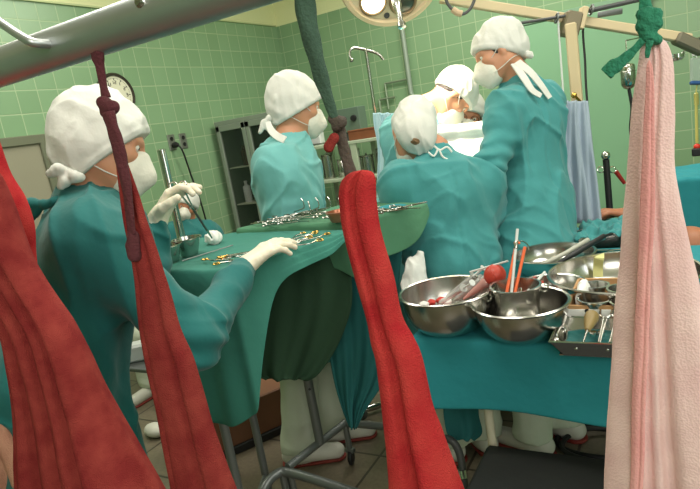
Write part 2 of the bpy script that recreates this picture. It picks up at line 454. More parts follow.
def person(name_loc, label, H, f, u, J, gown, hem=None, skin='skin', capst=None, hands=None, group=None, s=1.0, vox=.008,
           detail=False, legs=True, mask=True, gl=True, capskew=0, tailpts=None, hairc='hair', sleeve=True, seed=1, trousers='trouser', gvox=None, shoetoe=None, hw=.13, crease=1.0):
    f = nz(f); u = nz(A(u)-f*(A(u)@f)); l = np.cross(u, f); H = A(H, float)
    J = {k: A(v, float) for k, v in J.items()}
    loc = (float(J['pel'][0]), float(J['pel'][1]), 0.)
    shm = (J['sL']+J['sR'])/2; lat = nz(J['sL']-J['sR']); sp = nz(shm-J['pel']); fr = nz(np.cross(lat, sp))     # facing side of the chest
    lp = nz(A([lat[0], lat[1], 0])); hL = J['pel']+lp*.09; hR = J['pel']-lp*.09
    fL = J.get('fL', A([hL[0], hL[1], .0])); fR = J.get('fR', A([hR[0], hR[1], .0]))
    toe = nz(A([fr[0], fr[1], 0])) if shoetoe is None else nz(shoetoe)
    body = SDF(); head_prims(body, H, f, l, u, s)
    body.cone(H+(f*-.025-u*.045)*s, J['neck'], .052*s, .056*s, k=.03)
    body.cone(J['neck'], shm-sp*.03, .055, .07, k=.05)
    body.cone(J['sR'], J['sL'], .055, .055, k=.06)
    body.cone(shm-sp*.10, J['pel']+sp*.1, .155*.8, .13*.75, k=.06, flat=fr, fs=1.5)
    body.cone(J['pel']+lp*.04, J['pel']-lp*.04, .09, .09, k=.05, flat=fr, fs=1.2)
    for q, fo in (('L', fL), ('R', fR)):
        hp = hL if q == 'L' else hR
        body.cone(J['s'+q], J['e'+q], .047, .037, k=.03); body.cone(J['e'+q], J['w'+q], .037, .025, k=.02)
        kn = J.get('k'+q, (hp+fo)/2+A([0, 0, .02])); an = fo+A([0, 0, .08])
        body.cone(hp*.75+J['pel']*.25-sp*.02, kn, .070, .052, k=.03); body.cone(kn, an, .052, .036, k=.02)
        body.cone(fo+A([0, 0, .04])-toe*.03, fo+A([0, 0, .03])+toe*.14, .033, .026, k=.02)
        if hands and q in hands: hand(body, J['w'+q], *hands[q], g=-.001)
        else: hand(body, J['w'+q], nz(J['w'+q]-J['e'+q]), nz(shm-J['w'+q]), A([0, 0, 1.]) if abs(nz(J['w'+q]-J['e'+q])[2]) < .9 else fr, (.3, .3, .35, .4, .45), g=-.001)
    root = sdfobj('person', body, vox if not detail else .006, M[skin], None, loc)
    tag(root, label, 'person', group)
    # eyes
    for q in (-1, 1):
        e = MB().ball(H+(f*.0715+l*.031*q+u*.006)*s, .0122*s, seg=14).build('eye', M['eye'], root)
        MB().ball(H+(f*.0800+l*.0315*q+u*.005)*s, .0052*s, seg=10).build('iris', M['iris'], e)
    # hair below the cap
    hr = SDF(); hr.ell(H+(f*-.016+u*.018)*s, (.099*s, .079*s, .094*s), (f, l, u))
    def hp_(p, d):
        q = p-H; a = q@f; b = q@u
        return np.maximum(np.maximum(d-.0025*noise(p, 90, 2), a-.035*s+.5*np.maximum(-b, 0)), -(b+.062*s))
    hr.post.append(hp_); sdfobj('hair', hr, .005, M[hairc], root)
    # cap
    cp = SDF(); cs = capst or {}
    cp.ell(H+(f*-.012+u*.030)*s, (.110*s, .088*s, .100*s), (f, l, u), k=.03)
    for c_, r_ in cs.get('bulge', [((-.06, 0, .05), .07)]): cp.ell(H+(f*c_[0]+l*c_[1]+u*c_[2])*s, (r_*s, r_*.95*s, r_*s), (f, l, u), k=.05)
    fz, bz = cs.get('cut', (.050, -.050)); wr = cs.get('wr', .004)
    def cp_(p, d):
        q = (p-H)/s; a = q@f; b = q@u; c = q@l
        line = bz+(fz-bz)*(a+.11)/.21
        fold = noise((p-H)@np.stack([f*.5+u*.3, l*.4, u-f*.4], -1), 55, seed)
        ridge = 1-np.abs(noise(p-H+seed, 30, seed+1))*2
        d2 = d-wr*fold*.6-wr*np.maximum(ridge, 0)*.9
        band = np.exp(-((b-line-.016)/.009)**2)*.0022
        d2 = d2-band
        return -smin(-d2, (b-line)*s*.98, .004)
    cp.post.append(cp_); cap = sdfobj('cap', cp, .0045 if not detail else .003, M['cap'], root)
    if cs.get('knot'):
        kp = H+(f*cs['knot'][0]+l*cs['knot'][1]+u*cs['knot'][2])*s
        kt = SDF(); kt.ell(kp, (.016, .018, .017), (f, l, u))
        for a_, b_ in cs['loops']:
            e_ = kp+(f*a_[0]+l*a_[1]+u*a_[2]); g_ = kp+(f*b_[0]+l*b_[1]+u*b_[2])
            kt.cone(kp, e_, .009, .013, k=.006); kt.cone(e_, g_, .013, .009, k=.008)
        kt.post.append(lambda p, d: d-.003*noise(p, 110, 3)); sdfobj('cap_knot', kt, .0035, M['cap'], cap)
    if mask:
        mk = SDF(); mk.ell(H+(f*.058-u*.055)*s, (.060*s, .056*s, .066*s), (f, nz(l), u), k=.02)
        mk.cone(H+(f*.098-u*.012)*s, H+(f*.116-u*.052)*s, .010*s, .018*s, k=.03); mk.cone(H+(f*.112-u*.06)*s, H+(f*.085-u*.10)*s, .018*s, .02*s, k=.03)
        mk.post.append(lambda p, d: np.maximum(d-.0012*noise(p, 80, 4), .038*s-(p-H)@f+.28*np.abs((p-H)@l)-.02*s))
        mo = sdfobj('face_mask', mk, .004 if not detail else .003, M['mask'], root)
        st = MB()
        for q in (-1, 1):
            st.tube(smoothpath([H+(f*.066+l*.052*q-u*.03)*s, H+(f*.03+l*.076*q-u*.012)*s, H+(f*-.01+l*.088*q+u*.02)*s, H+(f*-.05+l*.083*q+u*.035)*s], 4), .0016, 6)
            st.tube(smoothpath([H+(f*.06+l*.05*q-u*.08)*s, H+(f*.02+l*.068*q-u*.075)*s, H+(f*-.03+l*.064*q-u*.06)*s, H+(f*-.085+l*.02*q-u*.05)*s], 4), .0016, 6)
        st.build('mask_strap', M['cap'], mo)
    # gown
    gw = SDF(); nb = J['neck']
    gw.cone(nb+sp*.0, shm-sp*.06, .066, .10, k=.07)
    gw.cone(J['sR'], J['sL'], .073, .073, k=.09)
    gw.cone(shm-sp*.11, J['pel']+sp*.12, .165, .16, k=.10, flat=fr, fs=1.28)
    hemz = .42 if hem is None else hem
    hb = (fL+fR)/2; hb = A([hb[0], hb[1], hemz])
    if J['pel'][2]-hemz > .1: gw.cone(J['pel']+sp*.08, hb, .17, .215, k=.10, flat=fr, fs=1.12)
    else: gw.cone(hL, J.get('kL', hL), .11, .1, k=.08); gw.cone(hR, J.get('kR', hR), .11, .1, k=.08)
    for q in 'LR':
        gw.cone(J['s'+q], J['e'+q], .070, .058, k=.07); gw.cone(J['e'+q], J['w'+q]-nz(J['w'+q]-J['e'+q])*.01, .060, .035, k=.03)
    el = [J['eL'], J['eR']]
    def gw_(p, d):
        q = p-J['pel']; th = np.arctan2(q@fr, q@lp); t = np.clip((J['pel'][2]+.25-p[..., 2])/.9, 0, 1)
        rad = np.sqrt((q@fr)**2+(q@lp)**2)
        d = d-t*.016*np.sin(th*9+2.5*noise(p, 3.5, seed))*np.clip(rad/.12, 0, 1)
        w = noise(p@np.diag([8, 8, 4]), 1.0, seed+2); r = np.maximum(1-np.abs(w)*4.2, 0)
        w2 = noise(np.stack([p[..., 0]*5+p[..., 2]*6, p[..., 1]*9, p[..., 2]*9-p[..., 0]*5], -1), 1.0, seed+5); r2 = np.maximum(1-np.abs(w2)*5, 0)
        w3 = noise(np.stack([p[..., 0]*16-p[..., 2]*9, p[..., 1]*16+p[..., 2]*7, p[..., 2]*8], -1), 1.0, seed+8); r3 = np.maximum(1-np.abs(w3)*3.5, 0)
        d = d-crease*(.015*r**1.5+.011*r2**1.5+.005*r3+.007*noise(p, 13, seed+1))
        for e in el:
            g = np.exp(-((p-e)**2).sum(-1)/.012); d = d-g*.008*np.sin(((p-e)@sp)*95+3*noise(p, 12, 1))
        # back seam
        dd = np.abs(q@lp-.01*np.sin(q@sp*9)); d = d+.005*np.exp(-(dd/.006)**2)*(q@fr < 0)*((p-shm)@sp < .05)
        # open bottom, neck opening
        cav = cone(p, hb-A([0, 0, .05]), hb+A([0, 0, .16]), .165, .05) if J['pel'][2]-hemz > .1 else np.full(d.shape, 9.)
        d = np.maximum(d, hemz-p[..., 2]+.012*np.sin(th*4)); d = np.maximum(d, -cav)
        nk = cone(p, nb-sp*.005, nb+sp*.1, .056, .07)
        return np.maximum(d, -nk)
    gw.post.append(gw_)
    go = sdfobj('gown', gw, gvox or (.007 if not detail else .0055), M[gown], root)
    # gloves / cuffs
    if gl:
        for q in 'LR':
            if hands and q in hands:
                h = SDF(); hand(h, J['w'+q], *hands[q], g=.0012)
                ar = nz(J['w'+q]-J['e'+q]); h.cone(J['w'+q]-ar*.075, J['w'+q]-ar*.005, .0355, .030, k=.015)
                h.post.append(lambda p, d: d-.0012*np.maximum(1-np.abs(noise(p, 60, 6))*3, 0))
                sdfobj('glove', h, .0028, M['glove'], root)
            else:
                h = SDF(); hand(h, J['w'+q], nz(J['w'+q]-J['e'+q]), nz(shm-J['w'+q]), A([0, 0, 1.]) if abs(nz(J['w'+q]-J['e'+q])[2]) < .9 else fr, (.3, .3, .35, .4, .45), g=.0012)
                sdfobj('glove', h, .0045, M['glove'], root)
    if legs:
        tr = SDF()
        for q, fo in (('L', fL), ('R', fR)):
            hp = hL if q == 'L' else hR; kn = J.get('k'+q, (hp+fo)/2+A([0, 0, .02]))
            ht = kn+(hp-kn)*(.3 if J['pel'][2]-hemz > .1 else 1); tr.cone(ht, kn, .082, .080, k=.03); tr.cone(kn, fo+A([0, 0, .07]), .082, .078, k=.02)
        def tr_(p, d):
            z = p[..., 2]; d = d-.006*noise(p, 22, seed)-.008*np.maximum(1-np.abs(noise(p@np.diag([6, 6, 22]), 1, seed+3))*2.2, 0)*np.clip((.35-z)/.2, 0.2, 1)
            return np.maximum(np.maximum(d, .075+.006*np.sin(p[..., 0]*40)-z), -(d+.006) if False else d)
        tr.post.append(tr_); sdfobj('trousers', tr, .007, M[trousers], root)
        for q, fo in (('L', fL), ('R', fR)):
            sh = SDF(); sh.cone(fo+A([0, 0, .044])-toe*.045, fo+A([0, 0, .036])+toe*.16, .044, .038, k=.02, flat=(0, 0, 1), fs=1.05); sh.cone(fo+A([0, 0, .05]), fo+A([0, 0, .09])-toe*.01, .046, .048, k=.03)
            sh.post.append(lambda p, d: np.maximum(d, .001-p[..., 2])); so_ = sdfobj('shoe', sh, .005, M['shoe'], root)
            sl_ = SDF(); sl_.cone(fo+A([0, 0, .012])-toe*.045, fo+A([0, 0, .012])+toe*.16, .047, .041, k=.02)
            sl_.post.append(lambda p, d: np.maximum(np.maximum(d, .001-p[..., 2]), p[..., 2]-.013)); sdfobj('sole', sl_, .004, mat('shoe sole red', (128, 44, 36), .6), so_)
    return root, dict(H=H, f=f, l=l, u=u, gown=go, fr=fr, sp=sp, lp=lp, shm=shm, J=J)
def ribbon(name, pts, w, mt, parent, th=.004, nrm=None, **kw):
    """flat tape with thickness along a path"""
    pts = smoothpath(pts, 5); mb = MB(); V = []; F = []
    for i, p in enumerate(pts):
        t = nz(pts[min(i+1, len(pts)-1)]-pts[max(i-1, 0)]); n = nz(A(nrm)-t*(A(nrm)@t)) if nrm is not None else nz(np.cross(t, CU)); b = np.cross(t, n)
        ww = w if isinstance(w, (int, float)) else np.interp(i/(len(pts)-1), np.linspace(0, 1, len(w)), w)
        for a, c in ((-1, -1), (1, -1), (1, 1), (-1, 1)): V.append(p+b*a*ww/2+n*c*th/2)
    for i in range(len(pts)-1):
        for k in range(4): F.append((i*4+k, i*4+(k+1) % 4, i*4+4+(k+1) % 4, i*4+4+k))
    F += [(3, 2, 1, 0), tuple((len(pts)-1)*4+k for k in range(4))]
    mb.add(V, F); return mb.build(name, mt, parent, **kw)

# ---- nurse in the left foreground
d1 = 1.42
J1 = dict(neck=D(86, 205, 1.43), sR=D(92, 238, 1.31), sL=D(110, 222, 1.58), eR=D(196, 340, 1.40), wR=D(243, 268, 1.66), eL=D(150, 285, 1.72), wL=D(156, 222, 1.72), pel=D(46, 410, 1.45))
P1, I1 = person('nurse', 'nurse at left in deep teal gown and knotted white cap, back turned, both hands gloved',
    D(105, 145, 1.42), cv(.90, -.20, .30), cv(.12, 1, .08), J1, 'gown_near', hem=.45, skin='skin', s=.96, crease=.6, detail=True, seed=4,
    capst=dict(bulge=[((-.060, 0, .055), .062), ((-.03, 0, .078), .045), ((-.068, -.0, -.01), .050), ((-.050, 0, -.055), .058), ((-.005, 0, -.02), .084)], cut=(.062, -.195), wr=.0065, knot=(-.060, -.055, -.098),
               loops=[((-.020, -.015, .002), (-.034, -.01, -.012)), ((.020, -.018, -.006), (.034, -.012, -.004)), ((.0, -.01, -.020), (-.006, -.01, -.034))]),
    hands={'R': (cv(.72, .62, .35), cv(.2, -.9, .3), cv(-.5, .2, .8), (.35, .35, .38, .42, .5)),
           'L': (cv(.5, .86, .05), cv(.85, -.5, -.1), cv(-.1, .25, -.95), (.5, .75, .7, .5, .4))})
bow = SDF(); bp = D(44, 205, 1.335)
bow.cone(bp, D(31, 203, 1.34), .008, .014, k=.01); bow.cone(bp, D(56, 201, 1.335), .008, .012, k=.01); bow.cone(bp, D(30, 220, 1.35), .006, .007, k=.01); bow.cone(bp, D(78, 200, 1.36), .006, .005, k=.01)
bow.post.append(lambda p, d: d-.004*noise(p, 70, 3))
sdfobj('gown_tie', bow, .004, M['gown_near'], I1['gown'])

# ---- nurse standing behind the raised table, in profile
t_ = 2.45
J2 = dict(neck=D(290, 141, 2.47), sR=D(277, 168, 2.33), sL=D(297, 163, 2.60), eR=D(289, 228, 2.37), wR=D(312, 275, 2.50), eL=D(316, 222, 2.66), wL=D(330, 270, 2.62), pel=D(303, 300, 2.50),
          fR=Z(303, 462, 0.0)*A([1, 1, 0]), fL=Z(336, 440, 0.0)*A([1, 1, 0]))
P2, I2 = person('nurse', 'nurse in pale teal gown and white cap, in profile behind the instrument table',
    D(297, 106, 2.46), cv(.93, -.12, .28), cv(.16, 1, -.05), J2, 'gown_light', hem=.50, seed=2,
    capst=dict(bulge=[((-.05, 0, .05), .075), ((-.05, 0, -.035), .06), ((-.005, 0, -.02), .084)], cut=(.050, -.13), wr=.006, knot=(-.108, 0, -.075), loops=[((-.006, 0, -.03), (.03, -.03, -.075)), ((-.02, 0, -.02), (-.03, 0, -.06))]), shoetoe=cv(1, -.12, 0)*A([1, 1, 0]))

# ---- seated helper behind the raised hand
J3 = dict(neck=D(187, 226, 3.92), sR=D(168, 238, 3.85), sL=D(207, 234, 3.95), eR=D(165, 268, 3.75), wR=D(180, 290, 3.6), eL=D(216, 262, 3.8), wL=D(205, 290, 3.62), pel=D(194, 308, 3.95))
J3['kR'] = J3['pel']+A([-.02, -.45, -.0]); J3['kL'] = J3['pel']+A([.18, -.42, 0]); J3['fR'] = A([J3['kR'][0], J3['kR'][1], 0]); J3['fL'] = A([J3['kL'][0], J3['kL'][1], 0])
P3, I3 = person('helper', 'small distant person with white cap and mask seated below the raised gloved hand',
    D(187, 207, 3.9), cv(.1, -.15, -.95), cv(.25, 1, 0), J3, 'gown_near', hem=.5, seed=5, s=.82, shoetoe=(0, -1, 0),
    capst=dict(bulge=[((-.03, 0, .06), .06)], cut=(.040, -.05), wr=.003), vox=.01, gvox=.01, skin='skin_dark')

# ---- surgeon standing at the right of the field
J4 = dict(neck=D(518, 80, 2.52), sL=D(508, 112, 2.40), sR=D(545, 102, 2.62), eL=D(492, 162, 2.34), wL=D(474, 172, 2.50), eR=D(522, 160, 2.72), wR=D(486, 172, 2.70), pel=D(534, 232, 2.52),
          fL=Z(535, 452, 0)*A([1, 1, 0]), fR=Z(566, 436, 0)*A([1, 1, 0]))
P4, I4 = person('surgeon', 'tall surgeon in teal gown, white hood with trailing ties, standing beside the grey-blue screen',
    D(498, 54, 2.5), cv(-.88, -.42, .1), cv(.05, 1, .05), J4, 'gown', hem=.40, seed=3,
    capst=dict(bulge=[((-.05, 0, .06), .078), ((-.07, 0, -.02), .05)], cut=(.052, -.085), wr=.006, knot=(-.10, .02, -.06), loops=[((-.008, .0, -.01), (-.012, 0, -.02))]),
    hands={'L': (cv(-.8, -.2, .4), cv(.0, -1, .2), cv(.2, .3, .9), (.3, .4, .45, .5, .5))})
for pts, w in (([D(517, 62, 2.42), D(530, 72, 2.38), D(540, 84, 2.37), D(550, 98, 2.37)], [.035, .03, .026, .02]), ([D(514, 64, 2.42), D(524, 78, 2.36), D(532, 90, 2.34), D(541, 96, 2.34)], [.03, .03, .025, .02])):
    ribbon('hood_tie', pts, w, M['cap'], P4, .006, nrm=cv(.1, .1, -1))

# ---- surgeon bending over the field under the lamp
J5 = dict(neck=D(423, 110, 2.86), sR=D(402, 135, 2.72), sL=D(428, 128, 3.0), eR=D(412, 195, 2.70), wR=D(445, 178, 2.78), eL=D(440, 180, 3.0), wL=D(462, 165, 2.9), pel=D(400, 245, 2.86))
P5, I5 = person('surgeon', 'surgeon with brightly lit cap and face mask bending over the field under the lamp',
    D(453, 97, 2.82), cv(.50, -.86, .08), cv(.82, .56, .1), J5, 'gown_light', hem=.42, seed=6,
    capst=dict(bulge=[((-.04, 0, .05), .078)], cut=(.040, -.05), wr=.006))

# ---- surgeon from behind
J6 = dict(neck=D(434, 152, 2.34), sL=D(403, 184, 2.28), sR=D(481, 180, 2.36), eL=D(405, 235, 2.36), wL=D(425, 190, 2.62), eR=D(497, 225, 2.48), wR=D(480, 182, 2.72), pel=D(457, 285, 2.36),
          fL=Z(452, 455, 0)*A([1, 1, 0]), fR=Z(484, 447, 0)*A([1, 1, 0]))
P6, I6 = person('surgeon', 'surgeon in teal gown seen squarely from behind, head bowed, behind the steel basins',
    D(413, 132, 2.38), cv(-.1, -.55, .8), cv(.12, .85, .55), J6, 'gown', hem=.34, seed=8, hairc='brown_hair',
    capst=dict(bulge=[((-.03, 0, .05), .07), ((-.06, -.0, -.05), .075), ((-.05, -.03, -.09), .055)], cut=(.05, -.30), wr=.007), hw=.15)
sp6 = SDF(); sp6.ell(D(416, 141, 2.245), (.024, .018, .022), (cv(1, 0, 0), cv(0, 1, 0), CF)); sp6.post.append(lambda p, d: d-.004*noise(p, 120, 2))
sdfobj('hair_tuft', sp6, .0035, M['brown_hair'], P6)
ribbon('cap_tail', [D(268, 122, 2.36), D(271, 130, 2.33), D(277, 136, 2.30), D(285, 140, 2.29)], [.02, .028, .03, .03], M['cap'], P2, .005, nrm=cv(.1, .1, -1))
tie = MB()
for pts in ([(434, 146), (440, 150), (447, 147), (452, 152)], [(438, 149), (434, 156), (428, 152)], [(439, 149), (443, 157), (452, 161)]):
    tie.tube(smoothpath([D(a, b, 2.235) for a, b in pts], 4), .004, 6)
tie.build('neck_tie', M['white_cloth'], I6['gown'])

# ---- assistant facing the camera
J7 = dict(neck=D(470, 140, 3.28), sL=D(497, 150, 3.30), sR=D(440, 158, 3.30), eL=D(500, 190, 3.2), wL=D(480, 185, 3.0), eR=D(440, 195, 3.2), wR=D(455, 190, 3.0), pel=D(485, 235, 3.35))
P7, I7 = person('surgeon', 'surgeon facing the camera, only eyes and brow showing over the bright white drape',
    D(467, 117, 3.18), cv(-.1, -.35, -.93), cv(.15, .95, -.3), J7, 'gown', hem=.45, seed=9, skin='skin_dark',
    capst=dict(bulge=[((-.03, 0, .05), .075)], cut=(.05, -.05), wr=.003), vox=.009)
gs = MB()
for q in (-1, 1): gs.torus(I7['H']+I7['f']*.100+I7['l']*.031*q+I7['u']*.004, .021, .0016, axis=I7['f'], seg=20, n=6)
gs.tube([I7['H']+I7['f']*.10+I7['l']*.01, I7['H']+I7['f']*.10-I7['l']*.01], .0016, 6)
for q in (-1, 1): gs.tube([I7['H']+I7['f']*.10+I7['l']*.052*q+I7['u']*.004, I7['H']+I7['f']*.0+I7['l']*.082*q], .0016, 6)
gs.build('eyeglasses', M['black'], P7)

# ------------------------------------------------------------------ room
XL, XR, YB, YF, ZC = -3.67, 2.4, 5.5, -2.2, 3.2
def struct(name, mb, m, **k): return mb.build(name, m, None, smooth=False, kind='structure', **k)
TL = tile_mat('green wall tiles along the side', 'Y', ph=(0, -.33)); TB = tile_mat('green wall tiles across the end', 'X', ph=(.2, -.30))
struct('wall_left', MB().box((XL-.05, (YB+YF)/2, ZC/2), (.05, (YB-YF)/2+.1, ZC/2)), TL)
struct('wall_back', MB().box(((XL+XR)/2, YB+.05, ZC/2), ((XR-XL)/2, .05, ZC/2)), TB)
struct('wall_right', MB().box((XR+.05, (YB+YF)/2, ZC/2), (.05, (YB-YF)/2+.1, ZC/2)), TL)
struct('wall_front', MB().box(((XL+XR)/2, YF-.05, ZC/2), ((XR-XL)/2, .05, ZC/2)), TB)
struct('floor', MB().box(((XL+XR)/2, (YB+YF)/2, -.05), ((XR-XL)/2+.1, (YB-YF)/2+.1, .05)), floor_mat())
struct('ceiling', MB().box(((XL+XR)/2, (YB+YF)/2, ZC+.05), ((XR-XL)/2+.1, (YB-YF)/2+.1, .05)), mat('ceiling paint', (214, 214, 186), .8))
gd = mat('green door paint', (132, 178, 140), .4, var=.04, vscale=3)
dr = struct('door_1', MB().rbox((-.62, YB-.02, 1.01), (.50, .02, 1.0)), gd)
struct('trim_1', MB().rbox((-.62, YB-.025, 2.04), (.56, .025, .025)), mat('door track steel', (134, 170, 140), .4))
struct('trim_2', MB().box((XL+.008, (YB+YF)/2, 2.575), (.008, (YB-YF)/2-.02, .006)), mat('paint edge', (190, 200, 150), .6))

# clock, sockets, board on the left wall
c = X(114, 96, XL); st3 = thing('round_stool', 'low round stool under the distant seated helper', 'stool', (float(J3['pel'][0]), float(J3['pel'][1]), 0))
MB().lathe([(.001, 0), (.15, 0), (.16, .01), (.16, .035), (.15, .045), (.001, .045)], J3['pel']*A([1, 1, 0])+A([0, 0, J3['pel'][2]-.16]), seg=32).build('seat', M['black'], st3)
MB().tube([J3['pel']*A([1, 1, 0])+A([0, 0, .02]), J3['pel']*A([1, 1, 0])+A([0, 0, J3['pel'][2]-.16])], .025, 12).lathe([(.001, 0), (.18, 0), (.17, .02), (.03, .04), (.001, .04)], J3['pel']*A([1, 1, 0]), seg=28).build('base', M['steel'], st3)
t = thing('wall_clock', 'round wall clock with dark rim and cream dial, behind the white cap at left', 'clock', (XL+.002, c[1], c[2]))
c = A([XL, c[1], c[2]]); ex = A([1., 0, 0])
MB().lathe([(.001, .002), (.155, .002), (.165, .012), (.165, .04), (.155, .052), (.143, .05), (.140, .035), (.001, .035)], c, ex, 48).build('case', mat('clock rim dark', (52, 44, 36), .35), t)
dl = MB().lathe([(.001, .0352), (.141, .0352), (.141, .0375), (.001, .0375)], c, ex, 48).build('dial', M['clockface'], t)
tk = MB()
for k in range(60):
    a = k*PI/30; L = .016 if k % 5 == 0 else .006; w = .0032 if k % 5 == 0 else .0012; dv = A([0, math.sin(a), math.cos(a)])
    tk.box(c+ex*.0382+dv*(.126-L/2), (.0008, w, L/2), (ex, np.cross(dv, ex), dv))
tk.build('minute_marks', M['black'], dl, smooth=False)
def seg7(mb, org, dx, dz, ch, s):        # dial numerals from strokes
    S = {'1': [(.5, 0, .5, 1)], '2': [(0, 1, 1, 1), (1, 1, 1, .5), (1, .5, 0, .5), (0, .5, 0, 0), (0, 0, 1, 0)], '3': [(0, 1, 1, 1), (1, 1, 1, 0), (0, .5, 1, .5), (0, 0, 1, 0)], '4': [(0, 1, 0, .5), (0, .5, 1, .5), (1, 1, 1, 0)],
         '5': [(1, 1, 0, 1), (0, 1, 0, .5), (0, .5, 1, .5), (1, .5, 1, 0), (1, 0, 0, 0)], '6': [(1, 1, 0, 1), (0, 1, 0, 0), (0, 0, 1, 0), (1, 0, 1, .5), (1, .5, 0, .5)], '7': [(0, 1, 1, 1), (1, 1, .4, 0)],
         '8': [(0, 0, 0, 1), (1, 0, 1, 1), (0, 0, 1, 0), (0, .5, 1, .5), (0, 1, 1, 1)], '9': [(1, 0, 1, 1), (0, 1, 1, 1), (0, 1, 0, .5), (0, .5, 1, .5)], '0': [(0, 0, 0, 1), (1, 0, 1, 1), (0, 0, 1, 0), (0, 1, 1, 1)]}
    for a, b, c_, d in S[ch]: mb.tube([org+dx*a*s*.6+dz*b*s, org+dx*c_*s*.6+dz*d*s], s*.10, 6)
for k in range(1, 13):
    a = k*PI/6; dv = A([0, math.sin(a), math.cos(a)])*.094; txt = str(k); s_ = .022
    nb = MB()
    for j, ch in enumerate(txt): seg7(nb, c+ex*.0382+dv+A([0, (j-len(txt)/2)*s_*.85+.002, -s_/2]), A([0, 1., 0]), A([0, 0, 1.]), ch, s_)
    nb.build('numeral', M['black'], dl)
for nm, an, L, w in (('hour_hand', 5.1, .06, .005), ('minute_hand', 5.6, .10, .0035)):
    dv = A([0, math.sin(an), math.cos(an)]); MB().box(c+ex*.041+dv*L*.42, (.001, w, L*.58), (ex, np.cross(dv, ex), dv)).build(nm, M['black'], dl, smooth=False)
pl = mat('socket plate steel', (128, 134, 122), .4, .5)
for i, (px, py) in enumerate(((171.5, 142.5), (183, 141))):
    c = X(px, py, XL); t = thing('wall_socket', ['steel wall socket plate with a black plug in it, left of the pair', 'empty steel wall socket plate, right of the pair'][i], 'socket', (XL, c[1], c[2])); c[0] = XL
    MB().rbox(c+A([.005, 0, 0]), (.005, .040, .065)).build('plate', pl, t)
    for q in (-.028, .028):
        MB().lathe([(.001, .010), (.017, .010), (.017, .014), (.012, .013), (.001, .011)], c+A([0, 0, q]), ex, 20).build('outlet', M['black'], t)
    if i == 0: c0 = c
t = thing('power_plug', 'black plug and cable hanging down the tiles from the left socket', 'plug', (XL+.01, c0[1], c0[2]-.03))
MB().lathe([(.012, .015), (.022, .018), (.024, .05), (.016, .065), (.008, .075)], c0+A([0, 0, -.025]), ex, 16).build('plug_body', M['black'], t)
cb = smoothpath([c0+A([.07, 0, -.03]), c0+A([.085, .02, -.09]), c0+A([.07, .07, -.3]), c0+A([.05, .14, -.6]), c0+A([.03, .18, -1.0]), A([XL+.02, c0[1]+.2, .02])], 6)
MB().tube(cb, .0075, 8).build('cable', M['black'], t)
t = thing('display_board', 'beige board in a grey steel frame on the left wall behind the red towelling', 'board', (XL, 2.0, .5))
MB().rbox((XL+.012, 1.95, 1.1), (.012, .50, .56)).build('panel', mat('beige board', (148, 144, 122), .6, var=.03, vscale=4), t)
fb = MB()
for a, b in (((XL+.02, 1.95, 1.68), (.022, .545, .03)), ((XL+.02, 1.95, .52), (.022, .545, .03)), ((XL+.02, 2.475, 1.1), (.022, .03, .56)), ((XL+.02, 1.42, 1.1), (.022, .03, .56))): fb.rbox(a, b, r=.005)
fb.build('frame', mat('grey green frame', (108, 112, 90), .5), t)

# glass fronted cabinet
def cyl(mb, c, r, h, seg=20, neck=None):
    c = A(c, float); pr_ = [(.001, 0), (r*.94, 0), (r, .004), (r, h-.004), (r*.94, h)]
    if neck: pr_ += [(neck, h+.012), (neck, h+.035), (neck*1.25, h+.036), (neck*1.25, h+.05), (.001, h+.05)]
    else: pr_ += [(.001, h)]
    return mb.lathe(pr_, c, seg=seg)
yc = 4.15; xa, xb = -3.60, -2.93; zt = 1.63
t = thing('glass_cabinet', 'tall grey steel cabinet with glass doors against the left wall behind the profile nurse', 'cabinet', ((xa+xb)/2, yc+.2, 0))
cg = mat('cabinet grey enamel', (142, 152, 138), .45, .2, var=.05)
cg2 = mat('cabinet inside', (86, 98, 82), .6)
MB().rbox(((xa+xb)/2, yc+.39, zt/2+.04), ((xb-xa)/2, .01, zt/2-.04)).rbox((xa+.01, yc+.2, zt/2+.04), (.01, .2, zt/2-.04)).rbox((xb-.01, yc+.2, zt/2+.04), (.01, .2, zt/2-.04)).build('carcass', cg2, t)
MB().rbox(((xa+xb)/2, yc+.19, zt), ((xb-xa)/2+.01, .21, .02)).build('top_panel', cg, t)
MB().rbox(((xa+xb)/2, yc+.2, .09), ((xb-xa)/2, .2, .02)).build('bottom_panel', cg, t)
for q in (.5, .88, 1.22): MB().rbox(((xa+xb)/2, yc+.2, q), ((xb-xa)/2-.02, .17, .006)).build('shelf', mat('cabinet shelf', (196, 200, 176), .5), t)
xm = (xa+xb)/2
for a, b in ((xa, xm-.003), (xm+.003, xb)):
    mb = MB(); mid = (a+b)/2; hw = (b-a)/2; fr_ = .042
    mb.rbox((a+fr_/2, yc-.012, zt/2+.04), (fr_/2, .014, zt/2-.06)).rbox((b-fr_/2, yc-.012, zt/2+.04), (fr_/2, .014, zt/2-.06))
    for z_ in (.12, zt-.045): mb.rbox((mid, yc-.012, z_), (hw, .014, fr_/2+.005))
    d_ = mb.build('door', cg, t)
    MB().box((mid, yc-.012, zt/2+.04), (hw-fr_+.003, .003, zt/2-.08)).build('pane', M['pane'], d_, smooth=False)
    MB().rbox((b-.02 if a == xa else a+.02, yc-.035, .95), (.006, .012, .05)).build('handle', M['chrome'], d_)
for x_ in (xa+.03, xb-.03):
    for y_ in (yc+.03, yc+.37): cyl(MB(), (x_, y_, 0), .018, .09).build('foot', M['darkgrey'], t)
bt = [('white plastic bottle on the middle shelf of the glass cabinet', M['plastic'], .035, .15), ('dark brown bottle on the middle shelf of the glass cabinet', mat('brown bottle', (60, 36, 20), .2), .03, .13)]
